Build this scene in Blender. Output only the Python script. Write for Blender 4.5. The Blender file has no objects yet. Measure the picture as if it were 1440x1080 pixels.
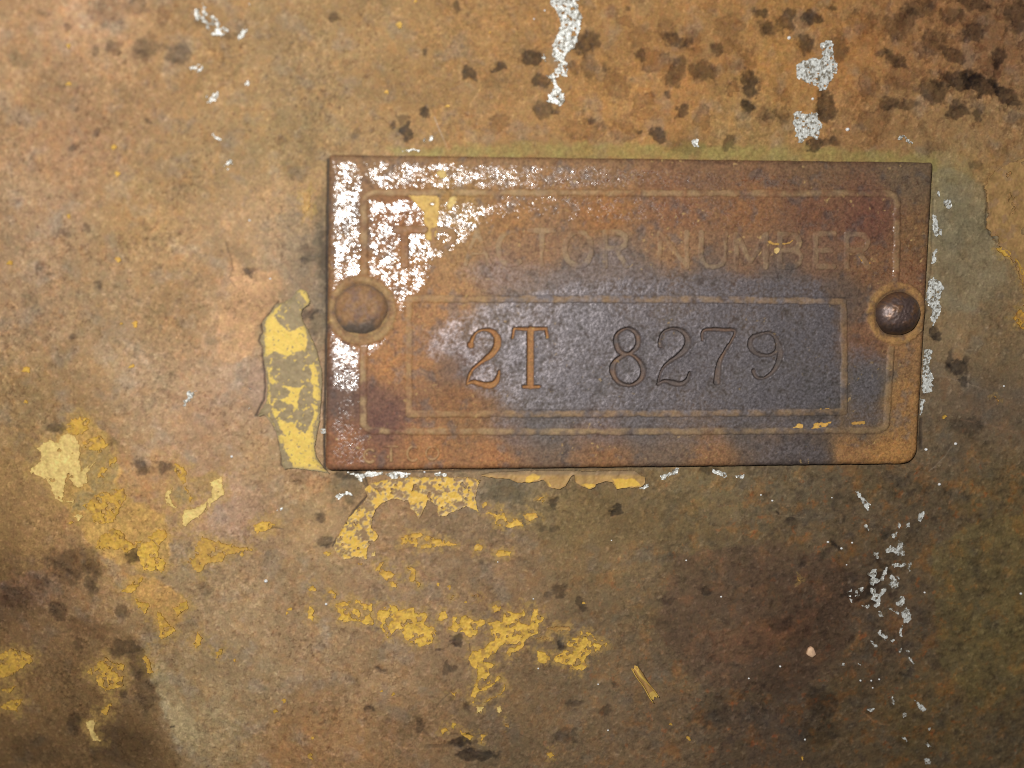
import bpy, math, random
import numpy as np
from mathutils import Matrix, Vector

scene = bpy.context.scene
C = scene.collection
random.seed(7)

# ------------------------------------------------------------------ camera, world, light, exposure
# Working space: millimetres on the steel panel, x right, y up, z out of the panel, origin at the
# middle of the number plate.  World: X = x, Z = y (the panel stands upright), Y = -z, in metres.
MM = 0.001
FPX = 1150.0                                   # focal length in pixels of the 1440 px wide picture
CAM = np.array([-24.2, -3.05, 114.1])
def _unit(v): return v / np.linalg.norm(v)
RT = np.array([[0.99790, 0.01140, 0.06245],
               [0.01500, -0.99785, 0.06369],
               [0.0, 0.0, -0.99563]])
_fw = _unit(np.array([0.06245, -0.06369, -0.99563]) * np.array([1, 1, 1]))

def w(p):                                      # working mm -> world metres
    return Vector((p[0] * MM, -p[2] * MM, p[1] * MM))

# pose solved from the plate's four corners
_c = np.array([(463, 217), (1313, 228), (1289, 652), (458, 661)], float)
_W, _H = 85.0, 43.27
_pts = np.array([(-_W/2, _H/2), (_W/2, _H/2), (_W/2, -_H/2), (-_W/2, -_H/2)])
_K = np.array([[FPX, 0, 720], [0, FPX, 540], [0, 0, 1.0]])
_A = []
for (x, y), (u, v) in zip(_pts, _c):
    _A.append([x, y, 1, 0, 0, 0, -u*x, -u*y, -u]); _A.append([0, 0, 0, x, y, 1, -v*x, -v*y, -v])
_h = np.linalg.svd(np.array(_A))[2][-1].reshape(3, 3)
_B = np.linalg.inv(_K) @ _h
if _B[2, 2] < 0: _B = -_B
_B /= (np.linalg.norm(_B[:, 0]) + np.linalg.norm(_B[:, 1])) / 2
_a, _b, _t = _B.T
_m = _unit(_unit(_a) + _unit(_b)); _n = _unit(_unit(_a) - _unit(_b))
_r1 = (_m + _n) / math.sqrt(2); _r2 = (_m - _n) / math.sqrt(2); _r3 = np.cross(_r1, _r2)
ROT = np.stack([_r1, _r2, _r3], 1)             # working -> camera (x right, y down, z forward)
CAM = -ROT.T @ _t

cam_data = bpy.data.cameras.new('camera')
cam = bpy.data.objects.new('camera', cam_data); C.objects.link(cam)
_right, _up, _back = ROT[0], -ROT[1], -ROT[2]
_cols = [w(v) / MM for v in (_right, _up, _back)]
M4 = Matrix.Identity(4)
for j in range(3):
    for i in range(3): M4[i][j] = _cols[j][i]
_cw = w(CAM)
for i in range(3): M4[i][3] = _cw[i]
cam.matrix_world = M4
cam_data.sensor_fit = 'HORIZONTAL'; cam_data.sensor_width = 36.0
cam_data.lens = FPX / 1440 * 36.0
cam_data.clip_start = 0.005; cam_data.clip_end = 50.0
cam_data.dof.use_dof = True
cam_data.dof.focus_distance = 0.1180
cam_data.dof.aperture_fstop = 5.0
scene.camera = cam

world = bpy.data.worlds.new('World'); scene.world = world
world.use_nodes = True
bg = world.node_tree.nodes['Background']
bg.inputs['Color'].default_value = (0.92, 0.95, 1.0, 1)
bg.inputs['Strength'].default_value = 0.035

FLASH = np.array([-54.0, 27.0, 144.0])         # the camera's flash, left of and above the lens
FLASH_W = 1.06
ld = bpy.data.lights.new('camera_flash', 'POINT'); ld.energy = FLASH_W; ld.shadow_soft_size = 0.006
ld.color = (1.0, 0.975, 0.925)
lamp = bpy.data.objects.new('camera_flash', ld); lamp.location = w(FLASH); C.objects.link(lamp)

scene.view_settings.view_transform = 'Standard'
scene.view_settings.look = 'None'
scene.view_settings.exposure = 0.0
scene.view_settings.gamma = 1.0
scene.cycles.max_bounces = 4
scene.cycles.filter_width = 0.95
scene.cycles.sample_clamp_indirect = 4.0

# ------------------------------------------------------------------ numeric helpers
def bend(x, y):                                # the sheet rolls away towards the lower left
    s = np.maximum(0, -0.86 * x - 0.50 * y - 34.0)
    return -0.0017 * s * s

def P(px, z=0.0):                              # picture point -> working x, y on the panel (at height z)
    px = np.atleast_2d(np.asarray(px, float))
    d = np.stack([(px[:, 0] - 720) / FPX, (px[:, 1] - 540) / FPX, np.ones(len(px))], 1) @ ROT
    h = np.full(len(px), float(z))
    for _ in range(6):
        t = (h - CAM[2]) / d[:, 2]
        p = CAM + d * t[:, None]
        h = z + bend(p[:, 0], p[:, 1])
    return p[:, :2]

PXMM = 10.0                                    # picture pixels per mm

def T(ox, oy, s, pts):                         # points read in an enlarged view -> picture points
    return [(ox + x / s, oy + y / s) for x, y in pts]

def lin(c):
    c = np.asarray(c, float) / 255.0
    return np.where(c <= 0.04045, c / 12.92, ((c + 0.055) / 1.055) ** 2.4)

def flash_rel(x, y):
    d = np.stack([FLASH[0] - x, FLASH[1] - y, np.full_like(x, FLASH[2])], -1)
    r2 = (d ** 2).sum(-1)
    return (FLASH[2] / np.sqrt(r2)) / r2 * (FLASH[2] ** 2)
LW = 1.24                                      # radiance of a white card in the middle of the flash

def albedo(px, rgb):                           # reflectance of a spot seen as rgb at px
    p = P([px])
    e = flash_rel(p[:, 0], p[:, 1])[0] * LW + 0.05
    return np.clip(lin(rgb) / e, 0.012, 0.80)

_perm = np.random.RandomState(3).permutation(1024)
_ang = np.random.RandomState(4).rand(1024) * 2 * np.pi
_gx, _gy = np.cos(_ang), np.sin(_ang)
def perlin(x, y, seed=0):
    xi = np.floor(x).astype(np.int64); yi = np.floor(y).astype(np.int64)
    xf = x - xi; yf = y - yi
    def g(ix, iy, fx, fy):
        h = _perm[(_perm[(ix + seed * 37) & 1023] + iy + seed * 101) & 1023]
        return _gx[h] * fx + _gy[h] * fy
    u = xf * xf * xf * (xf * (xf * 6 - 15) + 10); v = yf * yf * yf * (yf * (yf * 6 - 15) + 10)
    a = g(xi, yi, xf, yf); b = g(xi + 1, yi, xf - 1, yf)
    c = g(xi, yi + 1, xf, yf - 1); d = g(xi + 1, yi + 1, xf - 1, yf - 1)
    return (a + u * (b - a)) * (1 - v) + (c + u * (d - c)) * v * 1.0

def fbm(x, y, size, octv=3, seed=0, gain=0.5):
    f = 1.0 / size; a = 1.0; s = 0; n = 0
    for o in range(octv):
        cr_, sr_ = math.cos(0.65 + 1.1 * o), math.sin(0.65 + 1.1 * o)      # each octave turned, so no grid shows
        s = s + a * perlin((x * cr_ - y * sr_) * f + 13.7 * o, (x * sr_ + y * cr_) * f - 7.1 * o, seed + o); n += a
        a *= gain; f *= 2.03
    return s / n * 2.6                          # mostly within -1..1

def sstep(a, b, x):
    t = np.clip((x - a) / (b - a), 0, 1)
    return t * t * (3 - 2 * t)

def mix(a, b, m):
    return a + (np.asarray(b) - a) * m[..., None]

def sdf_poly(x, y, poly):                      # signed distance, negative inside
    poly = np.asarray(poly)
    best = np.full(x.shape, 1e9); ins = np.zeros(x.shape, bool)
    for i in range(len(poly)):
        x0, y0 = poly[i]; x1, y1 = poly[(i + 1) % len(poly)]
        ex, ey = x1 - x0, y1 - y0
        t = np.clip(((x - x0) * ex + (y - y0) * ey) / (ex * ex + ey * ey + 1e-12), 0, 1)
        best = np.minimum(best, (x - x0 - t * ex) ** 2 + (y - y0 - t * ey) ** 2)
        if y0 != y1:
            c = ((y0 > y) != (y1 > y)) & (x < (x1 - x0) * (y - y0) / (y1 - y0) + x0)
            ins ^= c
    d = np.sqrt(best)
    return np.where(ins, -d, d)

def sdf_line(x, y, pts, rad, closed=False):    # stroke with a radius per vertex
    best = np.full(x.shape, 1e9)
    n = len(pts)
    for i in range(n if closed else n - 1):
        x0, y0 = pts[i]; x1, y1 = pts[(i + 1) % n]
        r0 = rad[i] if hasattr(rad, '__len__') else rad
        r1 = rad[(i + 1) % n] if hasattr(rad, '__len__') else rad
        ex, ey = x1 - x0, y1 - y0
        t = np.clip(((x - x0) * ex + (y - y0) * ey) / (ex * ex + ey * ey + 1e-12), 0, 1)
        best = np.minimum(best, np.hypot(x - x0 - t * ex, y - y0 - t * ey) - (r0 + (r1 - r0) * t))
    return best

def control_field(X, Y, ctrl, soft, z=0.0):    # smooth colour field through control spots
    pos = np.array([P([c[0]], z)[0] for c in ctrl]); col = np.array([albedo(c[0], c[1]) for c in ctrl])
    cx = np.linspace(X.min(), X.max(), 150); cy = np.linspace(Y.min(), Y.max(), 120)
    gx, gy = np.meshgrid(cx, cy)
    d2 = (gx[..., None] - pos[:, 0]) ** 2 + (gy[..., None] - pos[:, 1]) ** 2
    wt = 1.0 / (d2 + soft * soft) ** 2
    f = (wt @ np.log(col)) / wt.sum(-1, keepdims=True)
    return np.exp(bilin(cx, cy, f, X, Y))

def bilin(cx, cy, f, X, Y):
    i = np.clip(np.searchsorted(cx, X) - 1, 0, len(cx) - 2); j = np.clip(np.searchsorted(cy, Y) - 1, 0, len(cy) - 2)
    u = np.clip((X - cx[i]) / (cx[i+1] - cx[i]), 0, 1); v = np.clip((Y - cy[j]) / (cy[j+1] - cy[j]), 0, 1)
    if f.ndim == 3: u = u[..., None]; v = v[..., None]
    return (f[j, i] * (1-u) + f[j, i+1] * u) * (1-v) + (f[j+1, i] * (1-u) + f[j+1, i+1] * u) * v

# ------------------------------------------------------------------ mesh helpers
def tag(o, label=None, cat=None, group=None, kind=None):
    if label: o['label'] = label
    if cat: o['category'] = cat
    if group: o['group'] = group
    if kind: o['kind'] = kind
    return o

def add_mesh(name, V, F, mat, parent=None, col=None, surf=None, smooth=True):
    """V in working mm, F int array (n,4) or (n,3)."""
    V = np.asarray(V, float); F = np.asarray(F)
    co = np.stack([V[:, 0], -V[:, 2], V[:, 1]], 1) * MM
    me = bpy.data.meshes.new(name)
    k = F.shape[1]
    me.vertices.add(len(V)); me.vertices.foreach_set('co', co.astype(np.float32).ravel())
    me.loops.add(F.size); me.loops.foreach_set('vertex_index', F.astype(np.int32).ravel())
    me.polygons.add(len(F)); me.polygons.foreach_set('loop_start', (np.arange(len(F)) * k).astype(np.int32))
    me.update(calc_edges=True)
    me.polygons.foreach_set('use_smooth', np.full(len(F), smooth))
    for nm, arr in (('col', col), ('surf', surf)):
        if arr is not None:
            at = me.attributes.new(nm, 'FLOAT_COLOR', 'POINT')
            a = np.ones((len(V), 4), np.float32); a[:, :arr.shape[1]] = arr
            at.data.foreach_set('color', a.ravel())
    me.validate()
    me.materials.append(mat)
    o = bpy.data.objects.new(name, me); C.objects.link(o)
    if parent is not None: o.parent = parent
    return o

def contour_cells(X, Y, f, step):
    """quads of a regular grid touching the inside of f<0, outside corners snapped onto f=0"""
    gy, gx = np.gradient(f, step)
    g2 = gx * gx + gy * gy + 1e-6
    out = f > 0
    k = np.where(out, np.clip(f / np.sqrt(g2), 0, 1.3 * step) / np.sqrt(g2), 0)
    Xs = X - gx * k; Ys = Y - gy * k
    ny, nx = f.shape
    idx = np.arange(ny * nx).reshape(ny, nx)
    ins = ~out
    cell = ins[:-1, :-1] | ins[1:, :-1] | ins[:-1, 1:] | ins[1:, 1:]
    return Xs, Ys, idx, cell

def quads_of(idx, cell):
    return np.stack([idx[:-1, :-1][cell], idx[:-1, 1:][cell], idx[1:, 1:][cell], idx[1:, :-1][cell]], 1)

def label_cells(cell):                         # connected cells, 4-neighbours
    ny, nx = cell.shape
    lab = np.where(cell, np.arange(1, ny * nx + 1).reshape(ny, nx), 0)
    while True:
        m = lab.copy()
        m[1:] = np.maximum(m[1:], lab[:-1]); m[:-1] = np.maximum(m[:-1], lab[1:])
        m[:, 1:] = np.maximum(m[:, 1:], lab[:, :-1]); m[:, :-1] = np.maximum(m[:, :-1], lab[:, 1:])
        m[~cell] = 0
        # pointer jump
        flat = np.concatenate([[0], m.ravel()])
        m2 = flat[m]; m2 = np.where(cell, np.maximum(m2, m), 0)
        if (m2 == lab).all(): return lab
        lab = m2

def skirted(Vx, Vy, Vz, Q, depth, extra):
    """compact vertices, add walls of the given depth along the open edge; extra = list of per-vertex arrays"""
    used, inv = np.unique(Q, return_inverse=True); Q = inv.reshape(Q.shape)
    V = np.stack([Vx.ravel()[used], Vy.ravel()[used], Vz.ravel()[used]], 1)
    ex = [e.reshape(-1, e.shape[-1])[used] for e in extra]
    if depth <= 0: return V, Q, ex, None
    E = np.concatenate([Q[:, [0, 1]], Q[:, [1, 2]], Q[:, [2, 3]], Q[:, [3, 0]]])
    key = np.sort(E, 1); kk = key[:, 0].astype(np.int64) * (len(V) + 1) + key[:, 1]
    _, inv2, cnt = np.unique(kk, return_inverse=True, return_counts=True)
    B = E[cnt[inv2.ravel()] == 1]
    bv, binv = np.unique(B, return_inverse=True); binv = binv.reshape(B.shape)
    n = len(V)
    low = V[bv].copy(); top = V[bv].copy(); low[:, 2] -= depth
    V2 = np.concatenate([V, top, low])
    a, b = binv[:, 0], binv[:, 1]
    W = np.stack([b + n, a + n, a + n + len(bv), b + n + len(bv)], 1)
    ex = [np.concatenate([e, e[bv], e[bv]]) for e in ex]
    return V2, np.concatenate([Q, W]), ex, slice(n, None)

# ------------------------------------------------------------------ materials
def surface_material(name, grain=(3500.0, 0.22), bump=(9000.0, 0.35, 0.00004), sat=1.0):
    m = bpy.data.materials.new(name); m.use_nodes = True
    nt = m.node_tree; N = nt.nodes; L = nt.links
    b = N['Principled BSDF']
    ac = N.new('ShaderNodeAttribute'); ac.attribute_name = 'col'
    asf = N.new('ShaderNodeAttribute'); asf.attribute_name = 'surf'
    tc = N.new('ShaderNodeTexCoord')
    nz = N.new('ShaderNodeTexNoise'); nz.inputs['Scale'].default_value = grain[0]
    nz.inputs['Detail'].default_value = 3.0; nz.inputs['Roughness'].default_value = 0.65
    L.new(tc.outputs['Object'], nz.inputs['Vector'])
    mr = N.new('ShaderNodeMapRange'); mr.inputs['From Min'].default_value = 0.25; mr.inputs['From Max'].default_value = 0.75
    mr.inputs['To Min'].default_value = 1 - grain[1]; mr.inputs['To Max'].default_value = 1 + grain[1]
    L.new(nz.outputs['Fac'], mr.inputs['Value'])
    # small hue drift of the rust
    nz2 = N.new('ShaderNodeTexNoise'); nz2.inputs['Scale'].default_value = grain[0] * 0.45; nz2.inputs['Detail'].default_value = 2.0
    L.new(tc.outputs['Object'], nz2.inputs['Vector'])
    hs = N.new('ShaderNodeHueSaturation')
    mh = N.new('ShaderNodeMapRange'); mh.inputs['To Min'].default_value = 0.485; mh.inputs['To Max'].default_value = 0.515
    hs.inputs['Saturation'].default_value = sat
    L.new(nz2.outputs['Fac'], mh.inputs['Value']); L.new(mh.outputs['Result'], hs.inputs['Hue'])
    L.new(ac.outputs['Color'], hs.inputs['Color']); L.new(mr.outputs['Result'], hs.inputs['Value'])
    L.new(hs.outputs['Color'], b.inputs['Base Color'])
    sp = N.new('ShaderNodeSeparateColor'); L.new(asf.outputs['Color'], sp.inputs['Color'])
    L.new(sp.outputs['Red'], b.inputs['Roughness']); L.new(sp.outputs['Green'], b.inputs['Metallic'])
    L.new(sp.outputs['Blue'], b.inputs['Specular IOR Level'])
    nb = N.new('ShaderNodeTexNoise'); nb.inputs['Scale'].default_value = bump[0]; nb.inputs['Detail'].default_value = 2.0
    L.new(tc.outputs['Object'], nb.inputs['Vector'])
    bp = N.new('ShaderNodeBump'); bp.inputs['Distance'].default_value = bump[2]
    mm = N.new('ShaderNodeMath'); mm.operation = 'MULTIPLY'; mm.inputs[1].default_value = bump[1]
    L.new(asf.outputs['Alpha'], mm.inputs[0]); L.new(mm.outputs[0], bp.inputs['Strength'])
    L.new(nb.outputs['Fac'], bp.inputs['Height']); L.new(bp.outputs['Normal'], b.inputs['Normal'])
    return m

M_PANEL = surface_material('rusted_panel_steel', (3200.0, 0.22), (7000.0, 0.10, 0.00005), 0.98)
M_PLATE = surface_material('rusted_plate_steel', (4200.0, 0.26), (9000.0, 0.6, 0.00004))
M_PLATE.node_tree.nodes['Principled BSDF'].inputs['IOR'].default_value = 2.0
M_PAINT = surface_material('old_yellow_paint', (3500.0, 0.10), (6000.0, 0.3, 0.00003))
M_WHITE = surface_material('flaked_bare_zinc', (5200.0, 0.30), (8000.0, 0.8, 0.00006))

# ------------------------------------------------------------------ traced data (picture pixels)
PANEL_COL = [
 ((30,30),(172,136,92)),((100,25),(190,150,105)),((60,130),(170,136,92)),((200,150),(165,130,85)),((100,200),(170,132,90)),
 ((60,300),(172,140,100)),((200,300),(168,134,85)),((300,100),(165,130,80)),((280,220),(166,134,86)),((400,100),(160,130,84)),
 ((400,200),(158,130,82)),((500,60),(170,134,88)),((600,110),(166,128,80)),((700,60),(168,126,76)),((700,180),(165,124,76)),
 ((850,20),(166,124,74)),((870,130),(172,126,72)),((950,120),(170,122,70)),((1050,180),(152,118,72)),((1000,30),(160,118,70)),
 ((1190,70),(156,112,64)),((1300,50),(138,98,60)),((1400,60),(122,88,58)),((1220,200),(146,108,68)),((1320,180),(140,106,68)),
 ((1400,190),(140,108,72)),((1400,250),(144,108,64)),((1100,90),(160,116,64)),((340,340),(176,142,96)),((335,420),(178,142,98)),
 ((345,470),(178,142,98)),((380,330),(174,144,104)),((430,330),(156,130,96)),((445,380),(140,120,92)),((440,270),(164,132,84)),
 ((250,430),(166,132,86)),((150,430),(164,134,92)),((40,430),(160,130,92)),((50,570),(156,126,80)),((200,540),(176,146,106)),
 ((300,590),(178,142,102)),((340,530),(166,138,104)),((360,540),(166,138,106)),((20,660),(152,122,76)),((60,740),(148,114,72)),
 ((320,720),(170,138,106)),((330,850),(164,134,98)),((250,800),(160,132,96)),((430,720),(164,134,90)),((370,640),(168,136,92)),
 ((450,820),(158,128,92)),((450,900),(158,128,94)),((350,950),(152,126,92)),((550,950),(148,118,84)),((550,830),(156,126,94)),
 ((560,720),(156,122,86)),((600,780),(148,118,86)),((640,740),(140,114,84)),((700,800),(134,106,76)),((720,700),(128,110,84)),
 ((800,730),(124,102,68)),((860,780),(122,98,66)),((900,830),(112,92,66)),((1000,760),(104,86,60)),((1000,690),(116,98,68)),
 ((1100,690),(112,96,72)),((1100,740),(104,86,62)),((1000,900),(98,80,60)),((820,960),(110,90,66)),((900,1030),(100,80,58)),
 ((740,1000),(118,94,66)),((1150,850),(88,68,52)),((1080,830),(96,76,56)),((1250,880),(84,68,52)),((1350,800),(90,74,52)),
 ((1400,880),(90,75,50)),((1300,1000),(86,70,46)),((1180,1020),(84,68,48)),((1100,1000),(80,64,50)),((1420,1040),(80,66,46)),
 ((1400,700),(100,82,54)),((1300,720),(92,76,56)),((1380,580),(98,82,66)),((1340,620),(96,80,60)),((1350,400),(124,104,76)),
 ((1345,300),(122,110,84)),((1400,480),(112,92,66)),((1330,250),(128,114,78)),((20,830),(116,86,62)),((20,960),(140,106,66)),
 ((60,1050),(112,86,56)),((180,1050),(110,84,54)),((120,960),(130,100,64)),((70,900),(136,106,74)),((250,960),(150,124,88)),
 ((290,1020),(154,130,94)),((430,1050),(144,108,70)),((600,1040),(126,98,68)),((700,1060),(100,82,60)),((500,1060),(142,108,72)),
 ((620,900),(142,114,84)),((680,760),(138,110,80)),((200,700),(170,130,82)),((150,740),(182,142,82)),((110,560),(160,128,84))]

PANEL_COL = [((x, y), tuple(v * k for v, k in zip(c, (1.05, 1.04, 1.10) if x < 460 and y < 800 else (0.90, 0.90, 0.90) if x > 1000 and y > 640 else (1, 1, 1)))) for (x, y), c in PANEL_COL]

# rust stains: x, y, rx, ry, angle, strength, kind (d dark, m brown, g grey-green, o orange, r ringed)
SPOTS = [
 (825,60,17,17,0,.75,'d'),(828,88,12,17,0,.4,'d'),(748,82,16,11,0,.9,'d'),(760,113,11,13,0,.75,'d'),(765,155,14,13,0,.6,'d'),(781,155,7,7,0,.6,'d'),
 (808,95,9,9,0,.4,'d'),(868,118,25,14,48,.5,'r'),(849,95,7,6,0,.6,'d'),(920,86,24,17,0,.6,'r'),(900,78,7,7,0,.6,'d'),(900,53,17,13,0,.4,'r'),(937,42,13,13,0,.5,'r'),
 (954,58,21,10,20,.75,'d'),(974,60,11,17,0,.55,'m'),(953,103,13,22,20,.7,'d'),(990,100,20,14,0,.65,'d'),(878,30,12,8,0,.5,'r'),(860,20,9,11,0,.5,'m'),
 (885,10,6,7,0,.6,'d'),(1027,36,19,15,0,.5,'r'),(1070,17,13,10,0,.75,'d'),(1075,40,9,12,0,.5,'d'),(1024,66,21,10,0,.5,'r'),(1008,70,9,9,0,.6,'d'),(1050,84,16,15,0,.5,'m'),
 (1055,118,12,21,-15,.85,'d'),(1029,124,9,12,0,.6,'r'),(1021,92,4,11,0,.5,'m'),(937,133,6,5,0,.75,'d'),(960,155,9,8,0,.75,'d'),(990,165,14,14,0,.5,'r'),(1052,150,10,9,0,.85,'d'),
 (905,140,19,9,-25,.55,'r'),(905,162,21,9,0,.45,'r'),(825,183,31,15,0,.45,'r'),(880,187,18,13,0,.5,'r'),(925,187,13,10,0,.8,'d'),(897,185,7,6,0,.7,'d'),(1026,202,10,9,0,.6,'d'),
 (1075,163,9,15,0,.55,'m'),(831,169,6,5,0,.6,'d'),(970,205,26,12,0,.5,'g'),(1034,90,8,8,0,.4,'m'),(995,12,16,7,0,.35,'r'),
 (1107,27,13,17,0,.75,'d'),(1143,24,14,9,0,.85,'d'),(1135,60,11,15,0,.75,'d'),(1172,10,9,5,0,.75,'d'),(1083,40,9,9,0,.6,'d'),(1212,32,21,17,0,.4,'r'),
 (1222,58,16,12,0,.35,'m'),(1267,35,28,18,-35,.6,'d'),(1292,12,22,11,0,.55,'d'),(1262,85,20,9,25,.75,'d'),(1268,108,21,14,0,.5,'r'),(1222,115,16,17,0,.6,'r'),
 (1161,150,15,22,0,.8,'d'),(1180,68,13,16,0,.55,'d'),(1145,202,12,10,0,.85,'d'),(1168,200,12,6,0,.75,'d'),(1250,145,14,10,0,.6,'d'),(1275,147,25,8,-10,.6,'d'),(1230,172,24,20,0,.45,'r'),
 (1315,128,22,16,0,.65,'d'),(1352,112,34,16,0,.8,'d'),(1382,120,27,15,20,.8,'d'),(1414,134,28,10,32,.8,'d'),(1340,75,17,9,20,.7,'d'),(1315,60,20,18,0,.5,'d'),(1405,80,9,14,0,.75,'d'),
 (1370,45,17,12,0,.7,'d'),(1347,155,16,14,0,.75,'d'),(1375,162,6,10,0,.75,'d'),(1370,5,24,11,0,.7,'d'),(1432,22,16,26,0,.65,'d'),(1105,137,16,12,0,.5,'m'),(1087,160,11,10,0,.5,'d'),
 (1102,163,9,11,0,.5,'d'),(1317,207,17,8,0,.4,'m'),(1375,232,10,8,0,.45,'d'),(1240,75,9,7,0,.6,'d'),(1310,102,5,4,0,.6,'d'),(1395,95,20,14,0,.5,'m'),(1340,20,18,10,0,.5,'d'),
 (1210,60,30,30,0,.25,'o'),(1200,130,30,24,0,.25,'o'),
 (150,12,24,23,0,.55,'d'),(192,8,13,13,0,.55,'d'),(230,22,9,13,0,.6,'m'),(212,65,25,12,0,.6,'d'),(250,76,17,15,0,.75,'d'),(198,78,11,6,0,.55,'d'),(160,65,9,9,0,.7,'d'),(134,70,6,8,0,.6,'d'),
 (66,20,9,7,0,.5,'d'),(95,39,6,5,0,.65,'d'),(207,170,5,4,0,.75,'d'),(135,185,6,5,0,.65,'d'),(103,208,8,6,0,.75,'d'),(30,84,18,10,0,.6,'g'),(160,40,18,6,15,.35,'g'),(78,128,14,18,0,.3,'g'),
 (285,35,14,6,30,.5,'d'),(318,52,10,5,0,.5,'d'),(60,235,20,10,0,.35,'m'),
 (470,25,8,7,0,.65,'d'),(642,9,6,5,0,.65,'d'),(600,75,5,5,0,.75,'d'),(660,103,14,8,32,.8,'d'),(703,93,8,8,0,.8,'d'),(597,160,7,7,0,.95,'d'),(573,186,7,12,-20,.85,'d'),(551,178,5,5,0,.7,'d'),
 (565,166,9,7,0,.5,'d'),(702,173,15,13,0,.55,'r'),(692,118,12,8,0,.35,'g'),(490,88,11,6,0,.4,'m'),(512,110,6,5,0,.5,'m'),(392,195,7,6,0,.45,'m'),(410,238,20,14,0,.3,'g'),(500,187,6,6,0,.4,'d'),
 (136,399,6,6,0,.8,'d'),(100,475,8,5,0,.75,'d'),(122,322,5,5,0,.65,'d'),(90,325,7,6,0,.6,'d'),(352,384,5,6,0,.7,'d'),(295,477,7,7,0,.45,'g'),(40,425,14,12,0,.5,'g'),(145,495,15,18,0,.5,'w'),
 (247,390,7,6,0,.4,'w'),(110,273,9,6,0,.45,'m'),(56,378,8,12,0,.4,'m'),(77,603,12,12,0,.85,'d'),(200,657,12,11,0,.9,'d'),(232,657,13,9,0,.85,'d'),(240,562,13,13,0,.5,'m'),(105,790,36,24,0,.75,'d'),
 (188,783,10,15,20,1.0,'d'),(160,622,11,5,0,.5,'d'),(130,800,20,12,0,.4,'d'),(128,822,11,15,0,.8,'d'),(80,860,15,12,0,.75,'d'),(172,860,11,11,0,.75,'d'),(175,910,24,12,-15,.75,'d'),(194,932,13,24,0,.6,'d'),
 (205,972,18,32,0,.6,'d'),(175,1050,46,30,0,.42,'d'),(50,1055,46,24,0,.4,'d'),(105,1017,10,17,0,.7,'d'),(22,840,24,18,0,.55,'d'),(125,882,30,15,10,.5,'m'),(245,1045,10,12,0,.6,'w'),(242,1021,7,3,-20,1.0,'d'),
 (237,932,8,7,0,.55,'m'),(282,1025,8,7,0,.5,'m'),(290,830,8,8,0,.4,'d'),(110,905,8,10,0,.6,'d'),(172,975,8,7,0,.7,'d'),(55,818,14,9,0,.5,'d'),(95,812,14,10,0,.5,'d'),
 (642,901,9,8,0,.75,'d'),(630,940,8,9,0,.6,'d'),(535,942,7,5,0,.7,'d'),(517,996,7,5,0,.75,'d'),(615,914,5,4,0,.65,'d'),(590,1022,8,13,0,.55,'d'),(647,1042,16,8,0,.9,'d'),(672,1062,32,8,0,.75,'d'),(657,995,6,8,0,.6,'d'),
 (790,830,13,10,0,.65,'d'),(817,847,11,8,45,.6,'d'),(770,839,7,6,0,.6,'d'),(992,831,7,5,0,.65,'d'),(937,845,15,8,-15,.5,'d'),(787,909,7,6,0,.7,'d'),(865,962,7,5,0,.65,'d'),(810,988,12,6,0,.5,'d'),(850,998,11,7,0,.55,'d'),
 (795,1035,17,11,0,.55,'d'),(867,717,10,7,-20,.8,'d'),(779,706,7,8,0,.7,'d'),(765,742,7,5,0,.5,'d'),(782,747,7,6,0,.5,'d'),(995,661,14,6,0,.6,'d'),(945,784,8,5,0,.4,'d'),(712,690,34,18,0,.6,'g'),
 (488,682,25,22,0,.75,'g'),(486,668,20,7,0,.6,'d'),(446,682,15,11,0,.6,'o'),(422,669,19,10,0,.45,'m'),(435,441,13,9,0,.75,'d'),(448,455,14,20,0,.5,'g'),(452,726,8,6,0,.6,'d'),(458,762,12,7,0,.6,'d'),
 (450,330,8,60,0,.35,'g'),(456,370,6,44,0,.5,'d'),(432,350,10,8,40,.4,'d'),(426,368,8,5,-30,.6,'d'),(437,362,10,5,0,.5,'g'),
 (1314,466,7,11,0,.75,'d'),(1348,517,15,11,30,.75,'d'),(1357,506,7,6,0,.6,'d'),(1354,538,9,7,0,.6,'d'),(1336,509,5,16,0,.65,'d'),(1344,503,6,7,0,.5,'o'),(1328,545,6,14,0,.5,'o'),(1093,722,3,2,0,1.,'d'),(1175,765,9,4,38,.85,'d'),
 (1155,780,8,6,0,.5,'d'),(1131,790,8,8,0,.5,'d'),(1115,735,8,8,0,.4,'d'),(1250,752,10,8,0,.5,'d'),(1210,835,30,8,-10,.6,'d'),(1230,815,12,14,0,.6,'d'),(1246,800,14,8,30,.6,'d'),(1280,620,12,8,0,.5,'d'),
 (1155,990,26,22,0,.45,'d'),(1100,880,20,12,0,.4,'d'),(1360,600,26,12,0,.4,'d'),(1000,1000,30,24,0,.35,'d'),(1150,1030,28,20,0,.35,'d'),
 (230,1000,8,24,0,.4,'w'),(420,1030,8,14,0,.45,'w'),(590,968,5,7,0,.5,'w'),(548,843,5,8,0,.45,'w'),(455,890,8,9,0,.35,'w'),(640,790,10,10,0,.35,'w'),(85,545,12,14,0,.3,'w'),(22,280,12,10,0,.4,'w')]

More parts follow.
